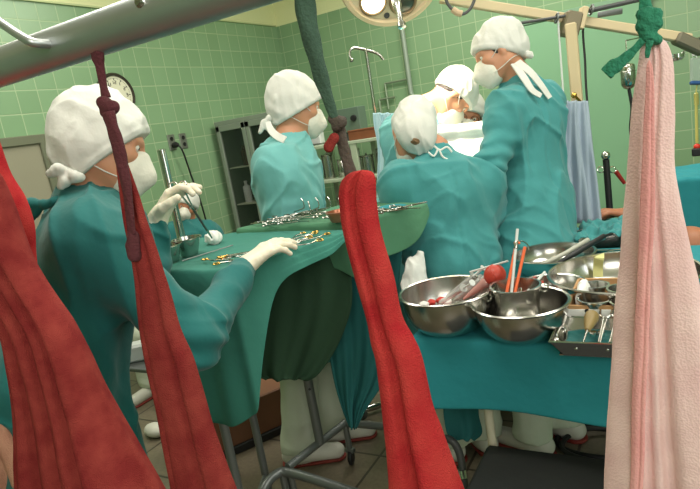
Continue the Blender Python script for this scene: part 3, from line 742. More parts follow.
for i in range(7):
    k = 0 if i in (0, 1, 4) else 1
    z_ = .886 if i < 5 else 1.226; lb = bt[k][0] if z_ < 1 else bt[k][0].replace('middle', 'upper')
    b = cyl(MB(), (xa+.10+(i % 5)*.075+.01*(i % 2), yc+.12+.05*(i % 2), z_), bt[k][2], bt[k][3], neck=.014).build('medicine_bottle', bt[k][1], label=lb, cat='bottle', group='bottles in the glass cabinet')
for i in range(3):
    MB().rbox((xa+.16+i*.17, yc+.18, .506+.06), (.06, .09, .058)).build('storage_box', mat('box off white', (176, 178, 160), .7), label='off-white box on the lowest shelf of the glass cabinet', cat='box', group='boxes in the cabinet')

# rear counter with steel ware
t = thing('instrument_trolley', 'pale steel trolley with shelves of steel jars, far behind the green tie', 'trolley', tuple(Y(352, 170, 4.4)*A([1, 1, 0])))
q0 = Y(305, 147, 4.3); q1 = Y(393, 139, 4.3); zt2 = (q0[2]+q1[2])/2; print('trolley', q0, q1)
xa2, xb2 = q0[0], q1[0]
pe = mat('pale enamel', (188, 200, 176), .4, .2)
for z_, nm in ((zt2, 'top_shelf'), (zt2-.30, 'middle_shelf'), (.28, 'lower_shelf')): MB().rbox(((xa2+xb2)/2, 4.5, z_), ((xb2-xa2)/2, .21, .014)).build(nm, pe, t)
for x_ in (xa2+.02, xb2-.02, (xa2+xb2)/2+.05):
    for y_ in (4.31, 4.69): MB().rbox((x_, y_, zt2/2), (.028, .014, zt2/2)).build('leg', pe, t)
rb = M['steel']
n_ = 0
for i, (px, py, r_, h_, yy) in enumerate(((316, 0, .060, .15, 4.42), (331, 0, .052, .20, 4.42), (345, 0, .045, .14, 4.44), (370, 0, .065, .15, 4.42), (386, 0, .050, .19, 4.45))):
    p = Y(px, 180, yy); z_ = zt2-.30+.0145
    jb = cyl(MB(), (p[0], yy, z_), r_, h_, neck=None); o = jb.build('steel_jar', M['steel'], label='steel jar on the middle shelf of the far trolley, ' + ['leftmost', 'second from left', 'tall and third', 'wide and fourth', 'rightmost'][i], cat='jar', group='steel jars on the far trolley')
    cyl(MB(), (p[0], yy, z_+h_), r_*1.05, .012).ball((p[0], yy, z_+h_+.02), .01, seg=10).build('lid', M['steel'], o)
for i, (px, w_, h_, zz, lb) in enumerate(((322, .05, .10, .2945, 'white enamel box on the lower shelf of the far trolley, leftmost'), (345, .07, .13, .2945, 'tall white enamel box in the middle of the far trolley lower shelf'), (375, .06, .10, .2945, 'white enamel box at the right of the far trolley lower shelf'), (357, .035, .22, zt2-.30+.0145, 'tall narrow pale box among the steel jars on the far trolley'))):
    p = Y(px, 180, 4.52); eb = thing('enamel_box', lb, 'box', (p[0], 4.52, zz)); MB().rbox((p[0], 4.52, zz+h_*.45), (w_, .07, h_*.45), r=.006).build('box_body', M['plastic'], eb); MB().rbox((p[0], 4.52, zz+h_*.95), (w_+.003, .073, h_*.05), r=.003).build('lid', M['steel'], eb)
p = Y(351, 116, 4.45)
t = thing('control_box', 'dark grey instrument box with two round black dials standing on the far trolley', 'device', (p[0], 4.45, zt2+.014))
zb = zt2+.014
bm_ = MB().rbox((p[0], 4.47, zb+.10+.07), (.10, .07, .10)); bm_.build('housing', mat('box grey green', (92, 112, 96), .5), t)
MB().rbox((p[0], 4.47, zb+.035), (.07, .05, .034)).build('foot_block', M['darkgrey'], t)
for q in (-.045, .05): MB().lathe([(.001, 0), (.027, 0), (.024, .02), (.001, .021)], (p[0]+q, 4.40, zb+.18), (0, -1, 0), 20).build('dial', M['black'], t)
p = Y(371, 130, 4.42)
t = thing('wooden_case', 'long low brown wooden case on the top of the far trolley', 'case', (p[0], 4.42, zt2+.014))
MB().rbox((p[0]+.02, 4.36, zt2+.014+.035), (.19, .035, .035)).build('case_body', M['wood'], t); MB().rbox((p[0]+.02, 4.36, zt2+.014+.077), (.193, .038, .007)).build('lid', M['wood'], t)
p = Y(318, 122, 4.7)
MB().rbox((p[0], 4.62, zt2+.17), (.07, .04, .155), r=.012).build('white_container', M['plastic'], label='white plastic container on the far trolley behind the profile nurse', cat='container')

# pipes on the back wall and the hooked stand
t = thing('wall_pipe', 'grey vertical pipe on the back tiles below the surgical lamp', 'pipe', tuple(Y(414, 95, YB-.05)))
pa = Y(396, 0, YB-.06); pb = Y(413, 92, YB-.06); pa[0] = pb[0] = (pa[0]+pb[0])/2
MB().tube([pa*A([1, 1, 0])+A([0, 0, 2.9]), pb], .023, 12).tube(smoothpath([pb, pb+A([.02, 0, -.05]), pb+A([.12, 0, -.16]), pb+A([.14, 0, -.5])], 5), .023, 12).build('tube', mat('pipe grey', (160, 174, 160), .4, .2), t)
for (a, b) in (((408, 79), (385, 84)), ((395, 97), (379, 99))):
    A_, B_ = Y(*a, YB-.04), Y(*b, YB-.04); B_[2] = A_[2]
    MB().tube(smoothpath([A_, B_+A([.02, 0, 0]), B_, B_+A([0, 0, -.02]), B_+A([0, 0, -.25])], 4), .011, 8).build('bracket', mat('pipe pale', (160, 176, 152), .35, .6), t)
p = D(371, 85, 3.6); top = D(365, 50, 3.6)[2]
t = thing('drip_stand', 'thin steel drip stand with curved double hook beside the pale blue sheet', 'drip stand', (p[0], p[1], 0))
MB().tube([(p[0], p[1], .05), (p[0], p[1], top)], .011, 10).build('pole', M['chrome'], t)
h0 = A([p[0], p[1], top]); ch = cv(1, 0, 0)*A([1, 1, 0]); ch = nz(ch)
MB().tube(smoothpath([h0-ch*.095+A([0, 0, -.05]), h0-ch*.10+A([0, 0, -.01]), h0-ch*.075+A([0, 0, .018]), h0+A([0, 0, -.006]), h0+ch*.07-A([0, 0, .04]), h0+ch*.1-A([0, 0, .08])], 6), .008, 8).ball(h0-ch*.095+A([0, 0, -.05]), .014, seg=10).build('hook', M['steel'], t)
for k in range(4):
    a = k*PI/2+.4; MB().tube([(p[0], p[1], .07), (p[0]+.26*math.cos(a), p[1]+.26*math.sin(a), .03)], .011, 8).ball((p[0]+.26*math.cos(a), p[1]+.26*math.sin(a), .022), .022, seg=12).build('foot', M['tube_grey'], t)

# hung sheets made from rows of left and right edges at one distance
def sheet(name, rows, dep, mt, label, cat, folds=5, amp=.02, th=.004, n=36, m=40, ph=0, parent=None, depf=None, gather=0):
    R = smoothpath([(r[0], r[1], r[2]) for r in rows], 8); V = []; F = []
    for i, (xl, xr, y) in enumerate(R):
        t_ = i/(len(R)-1)
        yl = y; pl_, pr2 = D(xl, yl, dep), D(xr, yl-(xr-xl)*.0, dep)
        for k in range(m+1):
            s = k/m; p = pl_*(1-s)+pr2*s; e = math.sin(PI*s)**.3
            a = amp*(.35+.65*t_)*(math.sin(2*PI*folds*s+ph+1.3*math.sin(3*t_+s*2))+.4*math.sin(2*PI*folds*2.3*s+2*t_+ph))
            p = p+CF*a*e+CU*.004*math.sin(s*17+ph)*t_; V.append(p)
    m1 = m+1
    for i in range(len(R)-1):
        for k in range(m): F.append((i*m1+k, i*m1+k+1, (i+1)*m1+k+1, (i+1)*m1+k))
    mb = MB().add(V, F); o = mb.build(name, mt, parent, label=label, cat=cat, fix=False)
    so = o.modifiers.new('s', 'SOLIDIFY'); so.thickness = th; so.offset = 0
    return o
sheet('screen_drape', [(560, 588, 101), (557, 590, 120), (556, 593, 150), (558, 597, 180), (560, 602, 224)], 2.66, M['blue_grey'], 'grey-blue cloth screen hanging from the beige post right of the tall surgeon', 'drape', folds=3, amp=.024)
sheet('hanging_sheet', [(373, 408, 113), (374, 410, 125), (378, 412, 150), (377, 412, 190), (377, 410, 240)], 3.3, M['pale_blue'], 'pale blue sheet hanging behind the surgeons, left of the lit cap', 'sheet', folds=4, amp=.03)

# beige overhead frame
dB = 2.78
def Db(x, y): return D(x, y, dB)
pf = D(577, 100, dB); t = thing('traction_frame', 'beige steel post and long slanting overhead beam above the tall surgeon', 'frame', (pf[0], pf[1], 0))
ptop = A([pf[0], pf[1], D(569, 25, dB)[2]])
MB().rbox((pf[0], pf[1], (ptop[2])/2), (.025, .025, ptop[2]/2), r=.006).build('post', M['beige'], t)
MB().rbox((pf[0], pf[1], .02), (.16, .16, .02), r=.008).build('base_plate', M['darkgrey'], t)
aL, aR = Db(440, -2), Db(690, 39); ax = nz(aR-aL); up_ = nz(A([0, 0, 1.])-ax*ax[2]); sd_ = np.cross(ax, up_)
MB().rbox((aL+aR)/2, (np.linalg.norm(aR-aL)/2, .022, .022), (ax, sd_, up_), r=.005).build('beam', M['beige'], t)
MB().rbox(Db(568, 27)+sd_*0-CF*.03, (.038, .045, .055), (ax, sd_, up_), r=.008).build('clamp', mat('clamp grey brown', (128, 118, 96), .5, .3), t)
MB().rbox(Db(578, 22)-CF*.045, (.014, .03, .05), (ax, sd_, up_), r=.004).build('clamp_plate', M['beige'], t)
MB().rbox(Db(690, 44), (.08, .035, .028), (nz(ax-up_*.25), sd_, nz(up_+ax*.25)), r=.01).build('end_joint', mat('joint grey brown', (122, 116, 98), .5, .3), t)
MB().tube([Db(518, 27)-CF*.05, Db(562, 20)-CF*.05], .007, 8).build('side_bar', M['darkgrey'], t)
MB().tube([Db(585, 15)-CF*.05, Db(652, 0)-CF*.05], .011, 8).build('side_bar', M['darkgrey'], t)
MB().rbox((Db(598, 15)+Db(622, 11))/2, (.06, .004, .014), (nz(Db(622, 11)-Db(598, 15)), CF, CU), r=.002).build('side_plate', M['tube_grey'], t)
for a in ((553, 22), (587, 14)): MB().torus(Db(*a)-CF*.05, .022, .005, axis=ax, seg=18, n=6).build('ring', M['tube_grey'], t)
MB().ball(Db(570, 98)-CF*.05, .014, seg=12).tube([Db(570, 98)-CF*.05, Db(578, 103)-CF*.03], .006, 8).build('clamp_knob', M['gold'], t)
MB().tube(smoothpath([Db(580, 24)-CF*.06, Db(583, 32), Db(585, 60), Db(586, 85), Db(588, 112)], 5), .0055, 8).build('cable', M['black'], t)
MB().tube([Db(555, 24)-CF*.04, Db(563, 112)-CF*.02], .0045, 8).build('thin_rod', M['plastic'], t)

# ceiling lamp over the field
dl_ = 2.55; lc = D(390, -26, dl_); ln = cv(.12, -.70, -.66); le1 = nz(np.cross(ln, CU)); le2 = np.cross(ln, le1)
t = thing('surgical_lamp', 'large cream operating lamp head with glowing round lenses at the top centre', 'lamp', tuple(lc))
MB().lathe([(.001, -.12), (.10, -.115), (.19, -.08), (.225, -.03), (.228, .0), (.222, .012), (.21, .014), (.205, .004), (.001, .004)], lc, ln, 64).build('lamp_head', M['cream'], t)
MB().lathe([(.205, .008), (.212, .022), (.230, .022), (.238, .0), (.230, -.01)], lc, ln, 64, cap=False).build('rim', M['beige'], t)
la = []; KD = 1
for k in range(6):
    a = 2*PI*k/6+.62+PI/6; q = lc+(le1*math.cos(a)+le2*math.sin(a))*.137; la.append(q)
    MB().torus(q+ln*.010, .058, .007, axis=ln, seg=32, n=8).build('lens_ring', mat('lens ring brown', (150, 128, 96), .4, .4), t)
    MB().lathe([(.001, .020), (.025, .018), (.050, .011), (.055, .005), (.001, .005)], q, ln, 32).build('lens', M['lens'] if k != KD else mat('lens unlit', (70, 74, 62), .15, .3), t)
    a2 = a+PI/6; q2 = lc+(le1*math.cos(a2)+le2*math.sin(a2))*.185
    MB().lathe([(.001, .010), (.012, .010), (.014, .004)], q2, ln, 14, cap=False).build('screw_cap', M['darkgrey'], t)
MB().lathe([(.001, .02), (.035, .018), (.058, .008), (.062, .003)], lc, ln, 32).build('centre_plate', mat('lamp reflector dark', (96, 100, 84), .3, .7), t)
hp0 = D(396, 0, dl_-.12); hp1 = D(402, 27, dl_-.16)
MB().lathe([(.018, 0), (.019, .03), (.012, .05), (.011, np.linalg.norm(hp1-hp0)-.02), (.017, np.linalg.norm(hp1-hp0)-.018), (.017, np.linalg.norm(hp1-hp0)), (.001, np.linalg.norm(hp1-hp0)+.003)], hp0, nz(hp1-hp0), 20).tube([lc, hp0], .018, 12).build('handle', M['steel'], t)
ceil_ = A([lc[0]-.1, lc[1]+.25, ZC]); arm = smoothpath([lc-ln*.11, lc-ln*.2+A([0, 0, .12]), A([lc[0]-.1, lc[1]+.25, 2.7]), ceil_], 8)
MB().tube(arm, .022, 12).lathe([(.001, 0), (.09, 0), (.09, -.03), (.05, -.06), (.022, -.08)], ceil_, seg=32).build('ceiling_arm', M['cream'], t)
ca = MB().tube(smoothpath([D(444, -12, 2.5), D(446, 0, 2.5), D(452, 9, 2.5), D(462, 14, 2.5), D(470, 9, 2.5), D(475, -3, 2.5), D(476, -20, 2.5)], 6), .007, 8).build('hanging_cable', M['darkgrey'], label='dark looped cable with a pale sleeve at the top, right of the operating lamp', cat='cable')
MB().tube([D(452.5, 9.2, 2.5), D(457, 12.6, 2.5), D(462, 14, 2.5)], .014, 10).build('sleeve', mat('cable sleeve', (196, 170, 136), .5), ca)
MB().tube([D(475, -6, 2.5), D(476, -60, 2.5)*A([1, 1, 0])+A([0, 0, ZC])], .006, 8).build('upper_cable', M['darkgrey'], ca)

# right side: suction bottle, drip stand, arm board
db = 3.5; p = D(628, 75, db)
t = thing('suction_bottle', 'small chrome bottle with a black tube hanging before the green door', 'bottle', tuple(p-A([0, 0, .08])))
MB().lathe([(.012, -.085), (.03, -.075), (.042, -.055), (.042, .045), (.038, .058), (.03, .064), (.001, .066)], p, seg=28).build('bottle_body', M['chrome'], t)
MB().torus(p+A([0, 0, .02]), .044, .003, seg=24, n=6).build('band', M['steel'], t)
MB().tube(smoothpath([p+A([0, 0, -.085]), p+A([.01, 0, -.2]), p+A([-.005, 0, -.34]), p+A([.02, 0, -.5]), p+A([.03, 0, -1.0])], 6), .010, 8).build('hose', M['black'], t)
MB().tube([p+A([0, 0, .06]), p+A([0, .0, .2]), p+A([.25, .3, .22])], .004, 8).build('hanger', M['chrome'], t)
q = D(606, 160, 2.9); zt3 = D(603, 156, 2.9)[2]
t = thing('arm_board_post', 'slim black post with chrome ball top and side rings beside the patient hand', 'post', (q[0], q[1], 0))
MB().lathe([(.001, 0), (.11, 0), (.11, .02), (.02, .03), (.016, .04), (.016, zt3-.02), (.001, zt3-.02)], (q[0], q[1], 0), seg=20).build('pole', M['black'], t)
MB().ball((q[0], q[1], zt3), .022, seg=16).build('ball_top', M['chrome'], t)
for s_ in (-1, 1): MB().torus(A([q[0], q[1], zt3-.07])+cv(1, 0, 0)*.03*s_, .016, .003, axis=CF, seg=18, n=6).build('ring', M['chrome'], t)
MB().tube([A([q[0], q[1], zt3-.08])+cv(1, 0, 0)*.045, A([q[0], q[1], zt3-.14])+cv(1, 0, 0)*.085], [.012, .009], 10).build('red_clip', mat('dark red plastic', (150, 34, 30), .4), t)
rx = D(697, 60, 3.3)
t = thing('drip_stand', 'drip stand at the far right with white bent hanger, mostly behind the pink towelling', 'drip stand', (rx[0]+.06, rx[1], 0))
MB().tube([(rx[0]+.06, rx[1], .02), (rx[0]+.06, rx[1], 1.9)], .012, 10).build('pole', M['chrome'], t)
MB().lathe([(.001, 0), (.16, 0), (.16, .015), (.03, .04), (.012, .05)], (rx[0]+.06, rx[1], 0), seg=24).build('base', M['tube_grey'], t)
MB().tube(smoothpath([D(655, 43, 3.3), D(688, 37, 3.3), D(690, 38, 3.3), D(692, 47, 3.3), D(694, 56, 3.3)], 4), .009, 8).build('hanger', M['plastic'], t)
MB().tube([D(692, 40, 3.3), A([rx[0]+.06, rx[1], D(692, 40, 3.3)[2]])], .008, 8).build('cross_arm', M['chrome'], t)
sc_ = D(676, 58, 3.3); bw = MB().lathe([(.001, -.02), (.03, -.015), (.045, .0), (.046, .022), (.043, .022), (.04, .002), (.001, -.01)], sc_, seg=24); bw.tube([sc_+A([.03, 0, .02]), D(690, 46, 3.3)], .005, 8)
bw.build('side_cup', M['chrome'], t)
bx = D(697, 71, 3.3); bg = MB().rbox(bx, (.040, .012, .075), (cv(1, 0, 0), CF, CU), r=.011).build('drip_bag', mat('clear bag', (196, 214, 200), .2, trans=.5), label='clear drip bag with blue lower edge at the right edge of the picture', cat='drip bag')
MB().rbox(bx-CU*.068-CF*.003, (.040, .013, .010), (cv(1, 0, 0), CF, CU), r=.004).build('blue_strip', M['blue'], bg)
MB().tube([bx+CU*.07, D(695, 52, 3.3)], .003, 8).build('bag_loop', M['plastic'], bg)
dc = MB().lathe([(.004, .0), (.012, -.01), (.012, -.07), (.004, -.08)], D(696, 92, 3.28), seg=14).tube([D(696, 100, 3.28), D(696.5, 120, 3.28), D(697, 143, 3.28)], .008, 8).tube([bx-CU*.08, D(696, 92, 3.28)], .003, 8)
dc.build('drip_tube', mat('yellow clear tube', (206, 196, 110), .3, trans=.4), label='yellowish drip tube hanging below the drip bag', cat='tube')
vb = D(697, 152, 3.28); v_ = thing('tube_valve', 'small red and black valve on the drip stand at the right edge', 'valve', tuple(vb))
MB().rbox(vb, (.026, .02, .022), r=.006).build('valve_body', M['black'], v_); MB().ball(vb+CU*.03, .018, seg=12).build('red_knob', mat('bright red plastic', (206, 48, 30), .4), v_)

# ------------------------------------------------------------------ patient, operating table
OT = t = thing('operating_table', 'operating table hidden under teal drapes, only its column and edge below them', 'operating table', (-.55, 2.92, 0))
MB().rbox((-.55, 2.92, .53), (.70, .22, .035), r=.02).build('tabletop', M['black'], t)
MB().rbox((-.55, 2.92, .28), (.10, .10, .22), r=.02).build('column', M['steel'], t); MB().rbox((-.55, 2.92, .03), (.36, .2, .03), r=.02).build('base', M['tube_grey'], t)
pb = SDF(); pb.ell((.03, 2.92, .67), (.10, .075, .085)); pb.cone((-.06, 2.92, .66), (-.16, 2.92, .65), .05, .065, k=.04)
pb.cone((-.20, 2.80, .65), (-.20, 3.04, .65), .055, .055, k=.05); pb.cone((-.28, 2.92, .65), (-.62, 2.92, .65), .08, .085, k=.05)
for q in (-1, 1): pb.cone((-.66, 2.92+.07*q, .66), (-.88, 2.92+.08*q, .98), .07, .052, k=.04); pb.cone((-.88, 2.92+.08*q, .98), (-1.10, 2.92+.08*q, .62), .05, .038, k=.02); pb.cone((-1.10, 2.92+.08*q, .62), (-1.17, 2.92+.08*q, .66), .035, .03, k=.02)
wh = D(628, 214, 2.70); el_ = A([-.03, 2.68, .74]); pb.cone((-.20, 2.80, .66), el_, .046, .038, k=.03); pb.cone(el_, wh, .040, .027, k=.02)
hand(pb, wh, cv(-.93, .12, .1), cv(-.1, -.9, .2), cv(.0, .3, .9), (.4, .35, .4, .45, .5), s=1.05)
pt = sdfobj('person', pb, .005, M['skin_dark'], None, (-.4, 2.9, .57)); tag(pt, 'patient lying under teal drapes, bare hand resting on the arm board right of the screen', 'person')
ab = thing('arm_board', 'padded arm board under the bare patient hand', 'arm board', tuple(D(618, 226, 2.7)))
apz = wh[2]-.045
MB().rbox((wh[0]+.02, wh[1], apz), (.20, .07, .018), r=.012).build('pad', M['drape_top'], ab)
MB().rbox((wh[0]+.02, wh[1], apz-.026), (.19, .06, .008), r=.004).build('plate', M['steel'], ab); MB().tube([(wh[0]-.1, wh[1], apz-.03), (wh[0]-.1, wh[1]+.14, .53)], .012, 8).build('bracket', M['steel'], ab)
def foldy(p, d): return d-.010*np.maximum(1-np.abs(noise(p@np.diag([9, 9, 4]), 1, 3))*3, 0)-.006*noise(p, 14, 2)
dp = SDF()
for a, b, r in (((-.22, 2.92, .62), (-.60, 2.92, .62), .13), ((-.60, 2.92, .64), (-.86, 2.92, .92), .16), ((-.86, 2.92, .92), (-1.15, 2.92, .62), .15)): dp.cone(a, b, r, r, k=.1)
dp.cone((-.15, 2.93, .45), (-1.1, 2.93, .45), .20, .20, k=.12)
dp.post.append(lambda p, d: np.maximum(foldy(p, d), .26+.03*np.sin(p[..., 0]*8)-p[..., 2]))
o = sdfobj('patient_drape', dp, .01, M['drape_teal'], None, (-.6, 2.93, .26)); tag(o, 'teal drape over the patient, hidden behind the standing surgeons', 'drape')
tr0 = Z(676, 181, .93); X0 = tr0[0]; Y0 = tr0[1]
t = thing('side_trolley', 'trolley covered by a teal sheet at the right edge behind the pink towelling', 'trolley', (X0+.32, Y0+.22, 0))
for x_ in (X0+.05, X0+.58):
    for y_ in (Y0+.04, Y0+.38): MB().tube([(x_, y_, .02), (x_, y_, .90)], .014, 10).build('leg', M['tube_grey'], t)
MB().rbox((X0+.315, Y0+.21, .90), (.29, .19, .012), r=.006).build('top', M['steel'], t)
ds = SDF(); ds.cone((X0+.05, Y0+.07, .895), (X0+.58, Y0+.07, .895), .03, .03); 
def dsf(p, d):
    q = np.abs(p-A([X0+.315, Y0+.21, .60]))-A([.315, .22, .325]); d = np.sqrt((np.maximum(q, 0)**2).sum(-1))+np.minimum(q.max(-1), 0)-.012
    q2 = np.abs(p-A([X0+.315, Y0+.21, .56]))-A([.305, .21, .352]); d2 = np.sqrt((np.maximum(q2, 0)**2).sum(-1))+np.minimum(q2.max(-1), 0)
    return np.maximum(foldy(p, d), -foldy(p, d2)+.004)
ds.lo = A([X0-.03, Y0-.04, .24]); ds.hi = A([X0+.66, Y0+.46, .95]); ds.post.append(dsf)
o = sdfobj('trolley_sheet', ds, .008, M['drape_teal'], None, (X0+.3, Y0+.2, .25)); tag(o, 'teal sheet draped over the side trolley at the right edge, beyond the pink towelling', 'sheet')
wd = SDF(); fa, fb2 = D(436, 133, 2.75), D(492, 127, 2.75)
wd.cone(fa, fb2, .030, .030, k=.03); wd.cone(fa-CU*.065+CF*.02, fb2-CU*.065+CF*.02, .034, .034, k=.02); wd.cone(fa-CU*.15+CF*.03, fb2-CU*.15+CF*.03, .075, .075, k=.05); wd.cone(fa-CU*.26+CF*.1, fb2-CU*.26+CF*.1, .13, .13, k=.06)
wd.post.append(lambda p, d: d-.004*noise(p, 30, 1)-.005*np.maximum(1-np.abs(noise(p, 14, 4))*3, 0)); o = sdfobj('field_sheet', wd, .006, M['white_cloth'], None, tuple((fa+fb2)/2-CU*.3)); tag(o, 'brightly lit white sheet folded over the operating field between the surgeons', 'sheet')

# ------------------------------------------------------------------ draped tables
def drape(name, poly, lens, mt, label, cat, flare=.03, amp=.012, nf=26, th=.003, top_noise=.003, seed=0, rows=18, tz=None):
    """cloth over a flat top: poly = corner points, lens = hanging length at each corner and (optionally) mid side"""
    poly = [A(p, float) for p in poly]; n = len(poly); c = sum(poly)/n; per = []; le = []; out = []; cor = []
    N = 34
    for i in range(n):
        a, b = poly[i], poly[(i+1) % n]; la = lens[i]; lb = lens[(i+1) % n]; lm = None
        if isinstance(la, tuple): lm = la[1]; la = la[0]
        if isinstance(lb, tuple): lb = lb[0]
        e = nz(b-a); nn = nz(np.cross(e, (0, 0, 1.)));
        if nn@(((a+b)/2)-c) < 0: nn = -nn
        for k in range(N):
            s = k/N; per.append(a*(1-s)+b*s)
            if lm is None: L = la*(1-s)+lb*s
            else: w_ = abs(1-2*s)**2.6; L = (la if s < .5 else lb)*w_+lm*(1-w_)
            le.append(L); d0 = nz(per[-1]-c); w = abs(2*s-1)**8; out.append(nz(nn*(1-w)+nz(a-c if s < .5 else b-c)*w)); cor.append(w)
    P = A(per); O = A(out); Lh = A(le); CW = A(cor); m = len(P); V = []; F = []; rs = [.0, .25, .45, .62, .78, .9, .97, 1.0]
    for r in rs:
        q = c+(P-c)*max(r, .001); q[:, 2] += top_noise*noise(q, 16, seed)*(1 if r < .99 else .3)+.002; V.append(q)
    th_ = np.arange(m)/m*2*PI*nf/3
    for j in range(1, rows+1):
        t = j/rows; dn = Lh*t; rd = .006*min(1, j)
        wav = amp*t**.8*(np.sin(th_+2.2*np.sin(th_*.31+seed)+.8*t)+.5*np.sin(th_*2.3+seed))
        q = P+O*(rd+flare*t*(1+1.6*CW)+wav)[:, None]; q[:, 2] -= dn-.002*np.sin(j); V.append(q)
    V = np.concatenate(V); nr = len(rs)+rows
    for i in range(nr-1):
        for k in range(m): F.append((i*m+k, i*m+(k+1) % m, (i+1)*m+(k+1) % m, (i+1)*m+k))
    o = MB().add(V, F).build(name, mt, None, label=label, cat=cat, fix=True, sharp=False)
    so = o.modifiers.new('s', 'SOLIDIFY'); so.thickness = th; so.offset = 0
    sb = o.modifiers.new('b', 'SUBSURF'); sb.levels = sb.render_levels = 1
    return o
def wire_frame(name, pts, r, mt, parent, **k): return MB().tube(smoothpath(pts, 6), r, 12).build(name, mt, parent, **k)

# raised instrument table (rear) --------------------------------------
ZM = 1.12
mL, mN, mR, mB = A([-1.51, 1.73, ZM]), A([-1.01, 1.70, ZM]), A([-.79, 1.94, ZM]), A([-1.36, 2.16, ZM])
mL, mN, mR = Z(237, 229, ZM), Z(345, 222, ZM), Z(426, 204, ZM); mB = mL+(mR-mN)*1.5+A([0, .06, 0])
mc = (mL+mN+mR+mB)/4
drape('instrument_drape', [mL, mN, mR, mB], [(.10, .14), (.20, .15), (.03, .1), (.1, .1)], M['drape_green'], 'pale green drape over the raised rear instrument stand', 'drape', seed=2, flare=.004, amp=.007, nf=14)
t = thing('instrument_stand', 'grey tubular wheeled stand carrying the raised rear instrument table', 'stand', (mc[0], mc[1], 0))
tp = [mL, mN, mR, mB]; tp = [mc+(p-mc)*.93-A([0, 0, .022]) for p in tp]
mb = MB(); mb.add([p+A([0, 0, .008]) for p in tp]+[p-A([0, 0, .008]) for p in tp], [(0, 1, 2, 3), (7, 6, 5, 4)]+[(i, (i+1) % 4, 4+(i+1) % 4, 4+i) for i in range(4)]); mb.build('tray', M['steel'], t, smooth=False)
fz = .20; fA, fB, fC = Z(289, 466, fz), Z(345, 423, fz), Z(392, 427, fz); fD = fA+(fC-fB)*1.0
wire_frame('base_frame', [fA-(fB-fA)*.02, fA+(fB-fA)*.5, fB-(fB-fA)*.08, fB, fB+(fC-fB)*.1, fC, fC+(fC-fB)*.9], .016, M['tube_grey'], t)
lp_ = Z(320, 443, fz); lt = A([lp_[0], lp_[1], ZM-.04])
MB().tube([lp_, lt], .019, 14).build('column', M['tube_grey'], t)
for k_ in range(8): pass
hb_ = MB()
for k_ in range(7): hb_.lathe([(.001, .0), (.005, .0), (.005, .002), (.001, .003)], lp_+A([0, 0, .25+.07*k_])+nz(A([-lp_[0], -lp_[1], 0]))*.0185, nz(A([-lp_[0], -lp_[1], 0])), 10)
hb_.build('height_holes', M['black'], t)
MB().tube([mc-A([0, 0, .04]), lt], .015, 10).build('support_arm', M['tube_grey'], t)
def caster(p, parent, top):
    p = A([p[0], p[1], 0.]); mb = MB(); mb.torus(p+A([0, 0, .036]), .026, .010, axis=(1, .3, 0), seg=20, n=8); mb.lathe([(.001, -.008), (.024, -.008), (.024, .008), (.001, .008)], p+A([0, 0, .036]), (1, .3, 0), 16)
    w_ = mb.build('caster_wheel', M['black'], parent); MB().tube([p+A([0, 0, .07]), A([p[0], p[1], top])], .013, 10).rbox(p+A([.0, .0, .07]), (.022, .012, .010), r=.003).build('caster_fork', M['tube_grey'], w_)
for p in (fA, fB, fC+(fC-fB)*.85): caster(p, t, fz)

# lower cloths under the stand
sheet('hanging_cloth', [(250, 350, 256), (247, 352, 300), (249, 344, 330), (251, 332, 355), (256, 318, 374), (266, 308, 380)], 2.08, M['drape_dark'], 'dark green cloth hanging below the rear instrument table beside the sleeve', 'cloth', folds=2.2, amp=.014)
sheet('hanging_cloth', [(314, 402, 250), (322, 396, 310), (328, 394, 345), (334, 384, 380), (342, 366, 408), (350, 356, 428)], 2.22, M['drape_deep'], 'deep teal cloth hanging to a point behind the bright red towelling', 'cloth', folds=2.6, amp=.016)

# nearer instrument table ----------------------------------------------
ZT = 1.10
nA, nB, nC = Z(146, 272, ZT), Z(228, 270, ZT), Z(347, 231, ZT); nE, nF = Z(246, 234, ZT), Z(176, 243, ZT)
nE = Z(236, 233, ZT); nc_ = (nA+nB+nC+nE+nF)/5
drape('instrument_drape', [nA, nB, nC, nE, nF], [(.46, .50), (.44, .06), (.01, .02), (.02, .02), (.06, .2)], M['drape_top'], 'blue-green drape over the nearer instrument table, hanging low at its front', 'drape', seed=5, flare=.012, amp=.012, nf=20, top_noise=.004)
t = thing('instrument_table', 'grey tubular stand under the nearer draped instrument table', 'stand', (nc_[0], nc_[1], 0))
tp = [nc_+(p-nc_)*.9-A([0, 0, .018]) for p in (nA, nB, nC, nE, nF)]
MB().add([p+A([0, 0, .007]) for p in tp]+[p-A([0, 0, .007]) for p in tp], [(0, 1, 2, 3, 4), (9, 8, 7, 6, 5)]+[(i, (i+1) % 5, 5+(i+1) % 5, 5+i) for i in range(5)]).build('tray', M['steel'], t, smooth=False)
g0 = Z(262, 492, .17); g1 = Z(283, 474, .17); g2 = Z(352, 492, .17)
hA = Z(234, 470, .35)
MB().tube([A([hA[0], hA[1], .03]), A([hA[0], hA[1], ZT-.03])], .016, 12).build('leg', M['tube_grey'], t)
gl_ = A([nc_[0], nc_[1], 0])
MB().tube([gl_+A([-.14, .1, .03]), gl_+A([-.14, .1, ZT-.03])], .016, 12).build('leg', M['tube_grey'], t)
MB().tube(smoothpath([g0-(g1-g0)*1.2-A([0, 0, .1]), g0, g1-(g1-g0)*.3+A([0, 0, .02]), g1+(g2-g1)*.15+A([0, 0, .015]), g2, g2+(g2-g1)*.6-A([0, 0, .02])], 6), .018, 12).tube([g1+A([0, 0, .01]), g1*A([1, 1, 0])+A([0, 0, .02])], .016, 10).build('base_frame', M['tube_grey'], t)
MB().tube([A([hA[0], hA[1], .12]), g0], .012, 8).tube([gl_+A([-.14, .1, .12]), A([hA[0], hA[1], .12])], .012, 8).build('cross_bar', M['tube_grey'], t)
